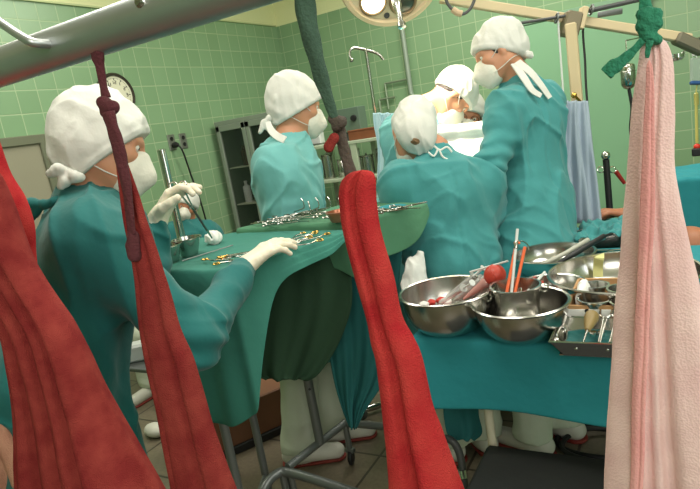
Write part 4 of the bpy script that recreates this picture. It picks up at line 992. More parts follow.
wq = D(138, 351, 2.0); MB().rbox((wq[0]+.05, wq[1]+.0, wq[2]-.037), (.10, .07, .006), r=.002).build('lower_shelf', M['tube_grey'], t)
# chrome pole behind
p = D(172, 197, 2.35); zt4 = D(160, 150, 2.35)[2]
t = thing('steel_post', 'upright polished steel tube standing behind the raised gloved hand', 'post', (p[0], p[1], 0))
MB().lathe([(.001, 0), (.02, 0), (.02, .02), (.02, .035), (.017, .05), (.017, zt4), (.013, zt4+.002), (.001, zt4+.002)], (p[0], p[1], 0), seg=24).build('tube', M['chrome'], t)

# ------------------------------------------------------------------ bowls and steelware
def bowl_prof(R, h, rb, th=.0025, roll=.006, deep=.6):
    pr_ = [(.001, 0), (rb, 0)]
    for i in range(1, 13): t = i/12; pr_.append((rb+(R-rb)*math.sin(t*PI/2)**.9, h*(1-math.cos(t*PI/2))**.85 if False else h*t**1.5))
    out = [(rb+(R-rb)*math.sin(i/12*PI/2), h*(1-math.cos(i/12*PI/2))) for i in range(13)]
    inn = [(max(r-th, .001), z+th) for r, z in out][::-1]
    rim = [(R+roll, h-.001), (R+roll*1.3, h+.003), (R+roll*.6, h+.006), (R-.002, h+.004)]
    return [(.001, 0)]+out+rim+inn[1:]+[(.001, th)]
def pot_prof(R, h, rb, th=.002, roll=.005):
    return [(.001, 0), (rb*.93, 0), (rb, .006), (R, h), (R+roll, h+.001), (R+roll, h+.005), (R-.001, h+.005), (R-th, h-.002), (rb-th, .008), (rb*.9, th+.001), (.001, th+.001)]
def bowl(c, R, h, rb, label, group=None, pot=False, nm='steel_bowl', roll=.006, mt='steel'):
    pr_ = pot_prof(R, h, rb) if pot else bowl_prof(R, h, rb, roll=roll)
    return MB().lathe(pr_, c, seg=64, cap=False).build(nm, M[mt], label=label, cat='bowl' if not pot else 'pot', group=group)

ZB = .80
zc = ZB+.006
def rimc(x, y, h): p = Z(x, y, zc+h); return A([p[0], p[1], zc])
tFL, tFR = Z(411, 337, ZB), A([.30, 1.43, ZB]); tFL[2] = ZB
drape('table_drape', [tFL, tFR, A([.34, 2.42, ZB]), A([-.62, 2.42, ZB])], [(.215, .205), (.215, .215), (.2, .2), (.2, .2)], M['drape_teal'], 'sea-teal cloth covering the basin table in the right foreground', 'drape', seed=7, flare=.016, amp=.011, nf=12, rows=14, th=.004)
t = thing('basin_table', 'long table under the sea-teal cloth with white tubular legs', 'table', (-.15, 2.0, 0))
MB().rbox((-.17, 1.95, ZB-.022), (.42, .44, .014), r=.005).build('tabletop', M['plastic'], t)
lg = D(490, 425, 1.80)
for x_, y_ in ((lg[0], lg[1]), (.2, 1.52), (.2, 2.35), (-.5, 2.35)): MB().tube([(x_, y_, .01), (x_, y_, ZB-.03)], .014, 14).build('leg', mat('leg enamel', (206, 200, 176), .4), t)

bA = rimc(446, 291, .115); oA = bowl(bA, .135, .115, .07, 'large steel bowl of syringes, leftmost on the sea-teal table')
bB = rimc(520, 302, .095); oB = bowl(bB, .125, .095, .06, 'wide steel bowl holding the pot of orange tubes', mt='steel')
bC = A([bB[0]-.012, bB[1]-.0, zc+.006]); 
potc = Z(515, 284, zc+.006+.125); bC = A([potc[0], potc[1], zc+.006]); oC = bowl(bC, .066, .118, .058, 'steel pot holding orange tubes and a glass pipette, inside the wide bowl', pot=True, nm='steel_pot')
for s_ in (-1, 1):
    e = cv(1, 0, 0)*A([1, 1, 0]); e = nz(e); hc = bC+A([0, 0, .10])+e*.068*s_
    MB().torus(hc+e*.012*s_, .011, .003, axis=nz(np.cross(e, (0, 0, 1.))), seg=16, n=6).build('ring_handle', M['steel'], oC)
bD = rimc(551, 285, .065); oD = bowl(bD, .098, .065, .05, 'small shallow steel bowl with an orange piece, behind the pot')
bE = rimc(553, 252, .07); oE = bowl(bE, .140, .065, .10, 'shallow steel basin with grey and black probes lying across it', roll=.006)
bG = rimc(622, 270, .09); oG = bowl(bG, .205, .085, .15, 'large oval-looking steel basin with a strip of yellow tape, behind the cardboard box')
# basin on its own stand beyond the table
pf_ = Z(616, 237, .845); bF = A([pf_[0], pf_[1]-.0, .745]); oF = bowl(bF, .20, .10, .14, 'farthest steel basin, crumpled green cloth spilling over its rim')
t = thing('basin_stand', 'ring stand on three legs carrying the farthest steel basin', 'stand', (bF[0], bF[1], 0))
MB().torus(bF+A([0, 0, -.006]), .145, .007, seg=40).build('ring', M['tube_grey'], t)
for k in range(3):
    a = 2*PI*k/3+.5; MB().tube([bF+A([math.cos(a)*.145, math.sin(a)*.145, -.01]), A([bF[0]+math.cos(a)*.19, bF[1]+math.sin(a)*.19, .0])], .009, 8).build('leg', M['tube_grey'], t)
# cloths
def crumple(name, c, r, mt, label, cat, ax=None, seed=0, amp=.02, fr=22, vox=.005):
    s_ = SDF(); s_.ell(c, r, ax if ax is not None else ((1, 0, 0), (0, 1, 0), (0, 0, 1)))
    s_.post.append(lambda p, d: d-amp*np.maximum(1-np.abs(noise(p-A(c), fr, seed))*3, 0)-amp*.4*noise(p, fr*2, seed+2)); o = sdfobj(name, s_, vox, M[mt], None, tuple(A(c)-A([0, 0, r[2]]))); tag(o, label, cat); return o
def crumpled_sheet(name, quad, mt, label, cat, h=.03, fr=16, seed=0, n=56, th=.003, mid=0, dome=None):
    q = [A(p, float) for p in quad]; V = []; F = []
    u_, v_ = np.meshgrid(np.linspace(0, 1, n), np.linspace(0, 1, n), indexing='ij'); u_ = u_.ravel()[:, None]; v_ = v_.ravel()[:, None]
    P = (q[0]*(1-u_)+q[1]*u_)*(1-v_)+(q[3]*(1-u_)+q[2]*u_)*v_
    wob = noise(P, fr*.7, seed+3); P = P+np.stack([wob*.02, noise(P, fr*.8, seed+4)*.02, wob*0], -1)
    r1 = np.maximum(1-np.abs(noise(P, fr, seed))*2.4, 0); r2 = np.maximum(1-np.abs(noise(P, fr*2.1, seed+1))*2.6, 0)
    P[:, 2] += h*r1+h*.45*r2+mid*4*(u_*(1-u_))[:, 0]*4*(v_*(1-v_))[:, 0]
    for i in range(n-1):
        for k in range(n-1): F.append((i*n+k, i*n+k+1, (i+1)*n+k+1, (i+1)*n+k))
    c_ = P.mean(0); o = mkmesh(name, P, F, mt, None, True, (c_[0], c_[1], P[:, 2].min())); tag(o, label, cat)
    so = o.modifiers.new('s', 'SOLIDIFY'); so.thickness = th; so.offset = 0
    return o
zF = bF[2]+.075
crumpled_sheet('crumpled_cloth', [Z(566, 246, zF), Z(650, 240, zF), Z(655, 224, zF+.02), Z(585, 229, zF)], M['gown'], 'crumpled green cloth in the farthest steel basin', 'cloth', h=.035, fr=20, seed=4, mid=.02)
# probes in the shallow basin
ps = thing('suction_probe', 'pale grey suction tube lying across the shallow steel basin', 'probe', tuple(Z(545, 262, .88)))
MB().tube([Z(541, 265, .862), Z(566, 253, .888), Z(588, 240, .90)], [.006, .008, .009], 12).build('tube', mat('grey silicone', (176, 176, 162), .4), ps)
ps = thing('black_probe', 'black handled probe lying across the shallow basin rim', 'probe', tuple(Z(570, 256, .88)))
MB().tube([Z(556, 264, .866), Z(574, 254, .888), Z(604, 236, .905)], [.005, .010, .009], 12).build('handle', M['black'], ps); MB().tube([Z(604, 236, .905), Z(612, 234, .90)], .005, 8).build('tip', M['black'], ps)

# syringes, gauze and bulb in the left bowl
bz_ = zc+.11
GL = mat('syringe plastic', (226, 228, 224), .2, trans=.6)
for i, ((x0, y0), (x1, y1), r_) in enumerate((((444, 300), (481, 270), .0085), ((454, 301), (489, 273), .0095), ((466, 300), (497, 272), .009), ((438, 304), (470, 284), .0075))):
    a, b = Z(x0, y0, zc+.045), Z(x1, y1, bz_+.03); dr_ = nz(b-a)
    s_ = thing('syringe', ['thin plastic syringe in the left steel bowl, farthest from the rubber bulb', 'plastic syringe leaning in the middle of the left steel bowl', 'plastic syringe in the left steel bowl nearest the rubber bulb', 'short plastic syringe lying low in the left steel bowl'][i], 'syringe', tuple(a))
    MB().lathe([(.001, 0), (.002, 0), (.002, .014), (r_, .018), (r_, np.linalg.norm(b-a)*.8), (r_*1.7, np.linalg.norm(b-a)*.8), (r_*1.7, np.linalg.norm(b-a)*.8+.003), (r_*.8, np.linalg.norm(b-a)*.8+.003)], a, dr_, 16).build('barrel', GL, s_)
    MB().lathe([(.001, np.linalg.norm(b-a)*.5), (r_*.45, np.linalg.norm(b-a)*.5), (r_*.45, np.linalg.norm(b-a)*1.05), (r_*1.3, np.linalg.norm(b-a)*1.05), (r_*1.3, np.linalg.norm(b-a)*1.05+.003), (.001, np.linalg.norm(b-a)*1.05+.003)], a, dr_, 14).build('plunger', M['plastic'], s_)
for i, (x, y, mt, r_) in enumerate(((437, 297, 'white_cloth', .014), (441, 300, 'blood', .012), (431, 302, 'blood', .013), (447, 302, 'white_cloth', .012), (424, 305, 'white_cloth', .013))):
    p = Z(x, y, zc+.05); crumple('gauze', p, (r_*1.2, r_, r_*.7), mt, ['white gauze wad under the syringes, leftmost clean one beneath the thin syringe', 'small blood-red gauze wad beside the white one in the left bowl', 'flat red-stained gauze at the left side of the syringe bowl', 'white gauze wad below the middle syringe', 'pale gauze at the left wall of the syringe bowl'][i], 'gauze', seed=i, amp=.004, fr=70, vox=.003)
MB().lathe([(.001, 0), (.07, 0), (.085, .012), (.085, .016), (.001, .016)], bA+A([0, 0, .016]), seg=40).build('wet_towel', M['blood'], label='red-stained wet towel in the bottom of the syringe bowl', cat='towel')
sb_ = D(495, 275, 1.74); t = thing('bulb_syringe', 'red rubber bulb with a clear tapered nozzle lying on the bowl rims', 'bulb syringe', tuple(sb_))
dr_ = nz(D(470, 294, 1.76)-sb_)
bs = MB().lathe([(.001, -.033), (.012, -.031), (.022, -.025), (.030, -.014), (.033, 0), (.030, .014), (.022, .025), (.013, .032), (.001, .034)], sb_, dr_, 36); bs.torus(sb_, .0325, .0012, axis=dr_, seg=40, n=6); bs.build('bulb', M['red_rubber'], t)
MB().lathe([(.010, .03), (.015, .032), (.016, .040), (.012, .05), (.008, .085), (.003, .12)], sb_, dr_, 24, cap=False).build('nozzle', mat('pink clear plastic', (222, 170, 160), .2, trans=.4), t)
MB().tube([Z(470, 272, bz_+.03), Z(508, 261, bz_+.065)], .003, 8).build('glass_rod', M['plastic'], label='thin white rod resting behind the red rubber bulb', cat='rod')

# contents of the pot
pz = bC[2]
for i, ((x0, y0), (x1, y1), r_, mt, lb, nm) in enumerate((((506, 296), (517, 240), .0045, 'orange', 'orange rubber tube in the pot, left of the pipette', 'rubber_tube'), ((514, 297), (525, 247), .0045, 'orange', 'orange rubber tube in the pot, right of the pipette', 'rubber_tube'), ((511, 297), (517.5, 229), .0042, 'plastic', 'tall thin white pipette standing in the steel pot', 'pipette'), ((520, 300), (545, 272), .004, 'plastic', 'short clear stick leaning over the right rim of the pot', 'plastic_stick'))):
    a = D(x0, y0, 1.66); b = D(x1, y1, 1.70)
    mb = MB().tube([a-(b-a)*.25, a, b], [r_*.8, r_, r_], 12)
    o = mb.build(nm, M[mt], label=lb, cat=nm.split('_')[-1] if nm != 'pipette' else 'pipette')
    if nm == 'pipette': MB().lathe([(r_, 0), (r_*1.3, .004), (r_*1.3, .02), (r_*.7, .026), (r_*.5, .04)], b-nz(b-a)*.06, nz(b-a), 12).build('tip', M['steel'], o)
cl = thing('wire_hook', 'bent wire hook hanging over the front of the steel pot', 'hook', tuple(D(515, 310, 1.58)))
w0 = D(521, 292, 1.585); w1 = D(516, 316, 1.575)
MB().tube(smoothpath([D(519, 289, 1.62), D(521, 288, 1.595), w0, w1], 4), .0012, 6).torus(D(514, 320, 1.572), .0075, .0013, axis=CF, seg=18, n=6).build('wire', M['chrome'], cl)
cl = thing('wire_clip', 'looped wire clip standing behind the orange tubes', 'clip', tuple(D(524, 244, 1.75)))
MB().tube(smoothpath([D(516, 244, 1.75), D(521, 241, 1.75), D(527, 244, 1.75), D(529, 250, 1.75)], 5), .0018, 6).tube([D(514, 242, 1.75), D(519, 243, 1.75)], .003, 8).build('wire', M['chrome'], cl)
MB().tube([D(516, 244, 1.75), D(514, 288, 1.68)], .0015, 6).build('stem', M['chrome'], cl)
MB().tube([D(514, 243, 1.745), D(520, 243, 1.745)], .0035, 8).build('orange_tip', M['orange'], cl)
crumple('orange_piece', bD+A([.015, -.01, .032]), (.045, .02, .010), 'orange', 'flat orange piece lying in the small shallow bowl', 'swab', seed=3, amp=.003, fr=60, vox=.003)
for i, ((x0, y0), (x1, y1)) in enumerate((((534, 277), (541, 285)), ((542, 281), (545, 295)))):
    MB().tube([Z(x0, y0, zc+.085), Z(x1, y1, zc+.05)], .004, 8).build('orange_tube', M['red_rubber'], label=['short red-orange tube at the left rim of the small bowl', 'short red-orange tube standing in the small bowl, nearer the pot'][i], cat='tube')

# yellow tape and ring clamp on the big basin
def onb(x, y, r_): return Z(x, y, zc+r_)
tp_ = [Z(600, 254.5, zc+.088), Z(599, 258, zc+.094), Z(598, 266, zc+.06), Z(598, 277, zc+.025)]
ribbon('tape_strip', tp_, .030, M['tape'], None, .0015, nrm=(0, -1, .3), label='strip of pale yellow tape inside the large basin', cat='tape')
t = thing('ring_clamp', 'large loop-ended steel clamp clipped on the rim of the large basin', 'clamp', tuple(Z(612, 262, zc+.09)))
MB().torus(D(611, 257, 2.06), .021, .0028, axis=CF, seg=26, n=8).build('loop', M['chrome'], t); MB().tube([D(617, 262, 2.06), D(618, 276, 2.04), D(622, 274, 2.04)], .003, 8).build('shank', M['chrome'], t)

# cardboard box with cups
bx0, bx1 = Z(567, 305, zc+.07), Z(580, 279, zc+.07); bxl = bx0[0]; ybf, ybb = bx0[1], bx0[1]+.235; wbx = .26; hb2 = .07
t = thing('cardboard_box', 'open cardboard box with white front panel, holding small steel cups', 'box', (bxl+wbx/2, (ybf+ybb)/2, zc))
mb = MB()
mb.box((bxl+wbx/2, (ybf+ybb)/2, zc+.003), (wbx/2, (ybb-ybf)/2, .003))
for x_ in (bxl, bxl+wbx): mb.rbox((x_, (ybf+ybb)/2, zc+hb2/2), (.004, (ybb-ybf)/2, hb2/2), r=.001)
for y_ in (ybf, ybb): mb.rbox((bxl+wbx/2, y_, zc+hb2/2), (wbx/2, .004, hb2/2), r=.001)
mb.build('carton', M['card'], t, smooth=False)
MB().rbox((bxl+wbx/2, ybf-.0055, zc+hb2/2-.004), (wbx/2, .0015, hb2/2-.006), r=.0005).build('white_panel', M['white_cloth'], t, smooth=False)
hq = Y(587, 311, ybf-.008); MB().lathe([(.001, 0), (.006, 0), (.006, .001), (.001, .001)], hq, (0, -1, 0), 16).build('hole', M['black'], t)
cups = []
for i, (x, y, r_, lb) in enumerate(((596, 284.5, .032, 'small steel cup at the back left of the cardboard box'), (595, 298, .042, 'widest steel cup at the front left of the cardboard box'), (622, 288, .036, 'steel cup at the back right of the cardboard box, partly behind the pink towelling'), (626, 301, .036, 'steel cup at the front right of the cardboard box, mostly behind the pink towelling'))):
    p = Z(x, y, zc+.078); p[2] = zc+.008; bowl(p, r_, .066, r_*.8, lb, 'steel cups in the cardboard box', pot=True, nm='steel_cup')['category'] = 'cup'
crumple('folded_cloth', A([bxl+.025, (ybf+ybb)/2+.01, zc+.055]), (.018, .07, .035), 'white_cloth', 'cream cloth tucked along the left side of the cardboard box', 'cloth', seed=6, amp=.006, fr=40, vox=.004)

# metal instrument tray
tf0, tb0 = Z(549, 341, zc+.045), Z(566, 307, zc+.045); xl_ = tf0[0]; yf_, yb_ = tf0[1], ybf-.02; wT = .30
t = thing('instrument_tray', 'rectangular steel tray lined with green cloth in front of the cardboard box', 'tray', (xl_+wT/2, (yf_+yb_)/2, zc))
mb = MB(); sl = .018; h_ = .043
def slant(mb, a, b, c_, d_, nrm, th=.002): mb.add([a, b, c_, d_]+[q+A(nrm)*th for q in (a, b, c_, d_)], [(0, 1, 2, 3), (7, 6, 5, 4), (0, 1, 5, 4), (1, 2, 6, 5), (2, 3, 7, 6), (3, 0, 4, 7)])
x0, x1, y0, y1 = xl_, xl_+wT, yf_, yb_
slant(mb, A([x0+sl*1.6, y0+sl, zc]), A([x1-sl, y0+sl, zc]), A([x1, y0, zc+h_]), A([x0, y0, zc+h_]), (0, 1, 0))
slant(mb, A([x0+sl*1.6, y1-sl, zc]), A([x1-sl, y1-sl, zc]), A([x1, y1, zc+h_]), A([x0, y1, zc+h_]), (0, -1, 0))
slant(mb, A([x0+sl*1.6, y0+sl, zc]), A([x0+sl*1.6, y1-sl, zc]), A([x0, y1, zc+h_]), A([x0, y0, zc+h_]), (1, 0, 0))
slant(mb, A([x1-sl, y0+sl, zc]), A([x1-sl, y1-sl, zc]), A([x1, y1, zc+h_]), A([x1, y0, zc+h_]), (-1, 0, 0))
mb.box(((x0+x1)/2, (y0+y1)/2, zc+.0015), ((x1-x0)/2-sl, (y1-y0)/2-sl, .0015))
mb.build('tray_body', M['steel'], t, smooth=False)
MB().tube([(x0, y0, zc+h_), (x1, y0, zc+h_), (x1, y1, zc+h_), (x0, y1, zc+h_)], .003, 8, closed=True).build('rolled_rim', M['chrome'], t)
for x_ in (x0+.06, x0+.13, x0+.20): MB().ball((x_, y0+.007, zc+.024), (.004, .002, .004), seg=10).build('rivet', M['chrome'], t)
dx_ = nz(A([-sl*1.6, 0, h_])); hn = nz(A([h_, 0, sl*1.6])); ym = (y0+y1)/2
MB().tube([A([x0+sl*.7, ym, zc+h_*.58])+hn*.004+A([0, 1, 0])*math.cos(a)*.045+dx_*math.sin(a)*.015 for a in [2*PI*i/24 for i in range(24)]], .0028, 8, closed=True).build('oval_handle', M['chrome'], t)
crumpled_sheet('tray_lining', [A([x0+.030, y0+.022, zc+.004]), A([x1-.022, y0+.022, zc+.004]), A([x1-.022, y1-.022, zc+.006]), A([x0+.030, y1-.022, zc+.006])], M['gown_near'], 'dark green cloth lining the steel tray', 'cloth', h=.008, fr=24, seed=1, n=30, th=.002)
zi = zc+.024
aw = thing('awl', 'awl with a pear-shaped wooden handle lying in the steel tray', 'awl', tuple(Z(590, 328, zi)))
a, b = Z(593, 313, zi+.036), Z(583, 343, zi+.004); dr_ = nz(b-a)
MB().lathe([(.001, 0), (.010, .001), (.017, .010), (.018, .024), (.014, .046), (.009, .066), (.006, .075), (.001, .076)], a, dr_, 24).build('wooden_handle', M['handle_wood'], aw); MB().tube([a+dr_*.072, b], [.0032, .002], 10).build('spike', M['steel'], aw)
for i, (x, y, x2, y2) in enumerate(((607, 308, 599, 343), (620, 308, 610, 343))):
    a, b = Z(x, y, zi+.036), Z(x2, y2, zi+.006); dd = nz(b-a); sd2 = nz(np.cross(dd, (0, 0, 1.)))
    r_ = thing('retractor', ['U-ended steel retractor in the tray beside the awl', 'U-ended steel retractor in the tray nearest the pink towelling'][i], 'retractor', tuple(b))
    MB().tube(smoothpath([a+dd*.05-sd2*.003, a+dd*.035-sd2*.013, a-sd2*.013, a-dd*.006, a+sd2*.013, a+dd*.035+sd2*.013, a+dd*.05+sd2*.003], 5), .0035, 8).build('fork', M['gold'] if False else M['steel'], r_)
    MB().tube([a+dd*.05, b], [.006, .0035], 10).build('shank', M['steel'], r_)
for i, (x, y) in enumerate(((593.5, 336), (601.5, 336))):
    p = Z(x, y, zi); cyl(MB(), p, .009, .012).build('steel_ferrule', M['chrome'], label=['short bright steel ferrule at the tray front, left of its twin', 'short bright steel ferrule at the tray front, right of its twin'][i], cat='ferrule', group='ferrules in the tray')

# black stool, its seat showing under the basin table
t = thing('stool', 'black vinyl stool seat in front of the basin table legs, cut by the picture edge', 'stool', (-.26, 1.25, 0))
sp = [Z(499, 453, .42), Z(612, 464, .42)]; sa = sp[0]; sx0 = sa[0]
MB().rbox((sx0+.22, sa[1]-.23, .415), (.26, .25, .022), r=.012).build('seat', M['blackseat'], t)
for a in (.03, .45):
    for b in (.03, .43): MB().tube([(sx0+a, sa[1]-b, .0), (sx0+a, sa[1]-b, .38)], .012, 10).build('leg', M['tube_grey'], t)

# ------------------------------------------------------------------ things on the instrument tables
zn = ZT+.006
for i, (x, y, r_, h_) in enumerate(((171, 262, .043, .052), (190, 255, .045, .055))):
    p = Z(x, y, zn); bowl(p, r_, h_, r_*.66, ['small steel bowl at the left end of the nearer instrument table', 'small steel bowl beside the white swab on the nearer instrument table'][i], 'small bowls on the nearer table', pot=True, nm='steel_cup')
sw = Z(213, 238, zn+.02); crumple('swab', sw+A([0, 0, .0]), (.028, .028, .024), 'white_cloth', 'round white swab held by the long forceps on the nearer table', 'swab', seed=2, amp=.006, fr=60, vox=.003)

def make_clamp(nm, label, mt='steel', L=.15, op=.10, ring=.011, curved=0.0, group=None, cat='forceps', ringmat=None):
    """scissor-handled instrument lying along +X, rings at the origin end"""
    t = thing(nm, label, cat, (0, 0, 0), group); pv = L*.62
    for s_ in (-1, 1):
        h = smoothpath([(ring*1.6, ring*1.35*s_+op*.02*s_, 0), (L*.3, .008*s_+op*.05*s_, 0), (pv, 0, .001*s_), (L*.85, -.0018*s_+curved*.5, .001*s_), (L, -.0008*s_+curved, 0)], 4)
        hb = MB().tube(h, list(np.linspace(.0024, .0015, len(h))), 8).build('blade', M[mt], t)
        MB().torus((ring*.6, ring*1.35*s_+op*.03*s_, 0), ring, .0022, axis=(0, 0, 1), seg=20, n=6).build('finger_ring', M[ringmat or mt], hb)
    MB().lathe([(.001, -.003), (.0035, -.003), (.0035, .003), (.001, .003)], (pv, 0, 0), seg=12).build('pivot', M[mt], t)
    return t
def put(o, p, ang, tilt=0, roll=0):
    o.location = Vector(tuple(map(float, p))); o.rotation_euler = (roll, tilt, ang); return o
def ang_between(a, b): return math.atan2(b[1]-a[1], b[0]-a[0])
def lay(o, x0, y0, x1, y1, z, dz=0):
    a, b = Z(x0, y0, z), Z(x1, y1, z+dz); o.location = Vector(a); v = b-a; o.rotation_euler = (random.uniform(-.15, .15), -math.asin(max(-1, min(1, v[2]/max(np.linalg.norm(v), 1e-6)))), math.atan2(v[1], v[0])); return o
# gold-ringed scissors near the glove
g0_ = make_clamp('scissors', 'gold-handled scissors on the nearer table right of the gloved hand, topmost', 'steel', .17, .4, ringmat='gold')
lay(g0_, 322, 233, 286, 247, zn+.006)
gs_ = [(310, 232, 276, 246, 'gold-handled scissors just right of the gloved fingers, beneath the topmost pair'), (216, 262, 262, 254, 'gold-handled scissors at the front left, under the wrist of the gloved hand'), (222, 257, 268, 249, 'gold-handled scissors lying left of the gloved wrist, farther back'), (316, 238, 282, 249, 'scissors with gold rings nearest the table edge by the gloved fingers'), (212, 258, 250, 262, 'gold-ringed scissors nearest the steel bowls')]
for x0, y0, x1, y1, lb in gs_:
    c = copy_tree(g0_); c['label'] = lb; lay(c, x0, y0, x1, y1, zn+.004+random.uniform(0, .004))
pr0 = MB().tube([(0, 0, 0), (.19, 0, .002)], [.0025, .0018], 8).build('rod', M['tube_grey'], thing('steel_probe', 'long thin steel probe lying by the small bowls on the nearer table', 'probe', (0, 0, 0)))
lay(pr0.parent, 182, 261, 222, 249, zn+.004)
c = copy_tree(pr0.parent); c['label'] = 'steel probe slanting from the gloved fingertips on the nearer table'; lay(c, 262, 254, 300, 238, zn+.005)
# pile on the rear stand
zr = ZM+.008
pile0 = make_clamp('forceps', 'steel forceps among the pile on the rear instrument stand', 'steel', .15, .3, group='steel forceps piled on the rear stand')
rg = random.Random(11); first = True
for k in range(26):
    x0 = rg.uniform(258, 392); yb_l = np.interp(x0, [245, 300, 425], [223, 211, 203.5]); y0 = yb_l+rg.uniform(1.5, 9)*np.interp(x0, [245, 300, 345, 425], [.4, 1, 1, .15])
    o = pile0 if k == 0 else copy_tree(pile0); a = Z(x0, y0, zr+.003+rg.uniform(0, .012)); o.location = Vector(a)
    o.rotation_euler = (rg.uniform(-.2, .2), -rg.uniform(-.02, .10), rg.uniform(-.5, .9)+(PI if k % 3 == 0 else 0))
hook0 = thing('retractor', 'upright hook-ended steel retractor among the instruments on the rear stand', 'retractor', (0, 0, 0), 'hooked retractors on the rear stand')
MB().tube(smoothpath([(0, 0, 0), (.09, 0, .004), (.105, 0, .010), (.108, .0, .03), (.102, 0, .045)], 4), .0024, 8).build('hook', M['steel'], hook0); MB().tube([(-.05, 0, 0), (0, 0, 0)], [.005, .003], 8).build('grip', M['steel'], hook0)
for k, (x, y) in enumerate(((292, 216), (303, 217), (311, 216), (318, 215), (330, 216))):
    o = hook0 if k == 0 else copy_tree(hook0); o.location = Vector(Z(x-8, y-1, zr+.008)); o.rotation_euler = (0, -.15, rg.uniform(-.7, .3))
p = Z(340, 212, zr+.03); MB().lathe(pot_prof(.045, .03, .038), A([p[0], p[1], zr]), seg=40, cap=False).build('kidney_dish', mat('copper brown dish', (172, 110, 84), .3, .7), label='low brownish dish at the front of the rear instrument stand, beside the red towelling', cat='dish')
crumple('blue_cloth', Z(392, 207, zr+.004), (.05, .03, .008), 'drape_teal', 'small folded teal cloth at the right end of the rear instrument stand', 'cloth', seed=4, amp=.004, fr=40, vox=.004)
crumple('blue_cloth', Z(276, 217, zr+.004), (.04, .03, .007), 'drape_teal', 'small folded teal cloth at the left end of the rear instrument stand', 'cloth', seed=5, amp=.004, fr=40, vox=.004)

# long forceps held in the raised glove
fa_, fb_ = D(178, 186, 1.70), Z(212, 238, zn+.03); dr_ = nz(fb_-fa_); L_ = np.linalg.norm(fb_-fa_)
t = thing('needle_holder', 'long dark forceps held in the raised glove, gripping the white swab', 'forceps', tuple(fa_)); sd2 = nz(np.cross(dr_, CF))
for s_ in (-1, 1):
    bl = MB().tube(smoothpath([fa_+sd2*.012*s_+dr_*.012, fa_+dr_*L_*.3+sd2*.004*s_, fa_+dr_*L_*.55, fa_+dr_*L_*.8-sd2*.002*s_, fb_], 4), .0028, 8).build('blade', M['steel'] if s_ < 0 else M['steel'], t)
    MB().torus(fa_+sd2*.014*s_-dr_*.002, .012, .0024, axis=CF, seg=20, n=6).build('finger_ring', M['steel'], bl)
MB().tube([fa_+dr_*L_*.4, fa_+dr_*L_*.82], .0042, 8).build('shank', M['darkgrey'], t)

# ------------------------------------------------------------------ floor level odds and ends
t = thing('footstool', 'brown step with a black rubber edge on the floor behind the dark green cloth', 'footstool', tuple(Z(268, 440, 0)))
qa, qb = Z(250, 447, 0), Z(298, 425, 0); e1 = nz(qb-qa); e2 = nz(np.cross((0, 0, 1.), e1))
MB().rbox((qa+qb)/2+e2*.16+A([0, 0, .115]), (np.linalg.norm(qb-qa)/2+.25, .16, .115), (e1, e2, (0, 0, 1)), r=.006).build('step_body', M['brownbox'], t)
MB().rbox((qa+qb)/2-e2*.004+A([0, 0, .02]), (np.linalg.norm(qb-qa)/2+.25, .012, .02), (e1, e2, (0, 0, 1)), r=.004).build('rubber_edge', M['black'], t)
crumple('shoe_cover', Z(155, 430, .035), (.07, .045, .035), 'shoe', 'white overshoe on the floor between the red straps at the lower left', 'overshoe', seed=3, amp=.004, fr=20)
hs = Z(372, 405, .03)
t = thing('chrome_fitting', 'chrome hose fitting lying on the floor behind the pointed teal cloth', 'fitting', tuple(hs))
MB().tube([Z(361, 411, .03), Z(376, 406, .03), Z(384, 404, .03)], [.014, .018, .010], 12).build('pipe', M['chrome'], t); MB().ball(Z(362, 414, .04), .03, seg=14).build('hose_end', M['tube_grey'], t)
t = thing('floor_cable', 'black cables coiled on the floor below the basin table', 'cable', tuple(Z(595, 440, .02)))
for k_ in range(2):
    c_ = Z(600+k_*6, 440+k_*5, .02+.012*k_); MB().tube([c_+A([math.cos(a)*(.16+.02*math.sin(2*a)), math.sin(a)*.13, .004*math.sin(3*a)]) for a in [2*PI*i/40 for i in range(40)]], .011, 8, closed=True).build('loop', M['black'], t)
t = thing('tubular_chair', 'dark tubular frame end with a bright collar beside the bright red towelling', 'frame', tuple(Z(455, 489, .0)*A([1, 1, 0])))
MB().tube(smoothpath([Z(436, 489, .30)-A([0, .0, .28]), Z(437, 470, .34), D(441, 441, 1.95), D(452, 441, 1.93), D(460, 455, 1.92), D(464, 482, 1.90), D(466, 510, 1.88)], 6), .013, 12).build('bent_tube', M['darkgrey'], t)
MB().tube([D(462, 470, 1.905), D(463.5, 478, 1.90)], .016, 12).build('collar', M['chrome'], t)
wc = SDF(); 
for a, b, r in (((421, 254), (412, 268), .018), ((412, 266), (410, 286), .03), ((418, 262), (420, 284), .024)): wc.cone(D(*a, 2.12), D(*b, 2.12), r*.6, r, k=.03)
wc.post.append(lambda p, d: d-.008*np.maximum(1-np.abs(noise(p, 40, 4))*2.6, 0)); o = sdfobj('plastic_wrap', wc, .0045, M['white_cloth'], None, tuple(D(414, 285, 2.12))); tag(o, 'crumpled whitish wrap between the rear instrument stand and the syringe bowl', 'wrap')
sheet('hanging_cloth', [(443, 478, 400), (444, 479, 415), (447, 482, 432), (452, 474, 440)], 1.98, M['drape_deep'], 'deep teal cloth end hanging below the left corner of the basin table cloth', 'cloth', folds=1.5, amp=.008)
MB().rbox(D(138, 351, 2.0), (.04, .03, .03), ((.8, .6, 0), (-.6, .8, 0), (0, 0, 1)), r=.008).build('white_container', M['plastic'], label='white container glimpsed between the nurse and the red strap at lower left', cat='container')

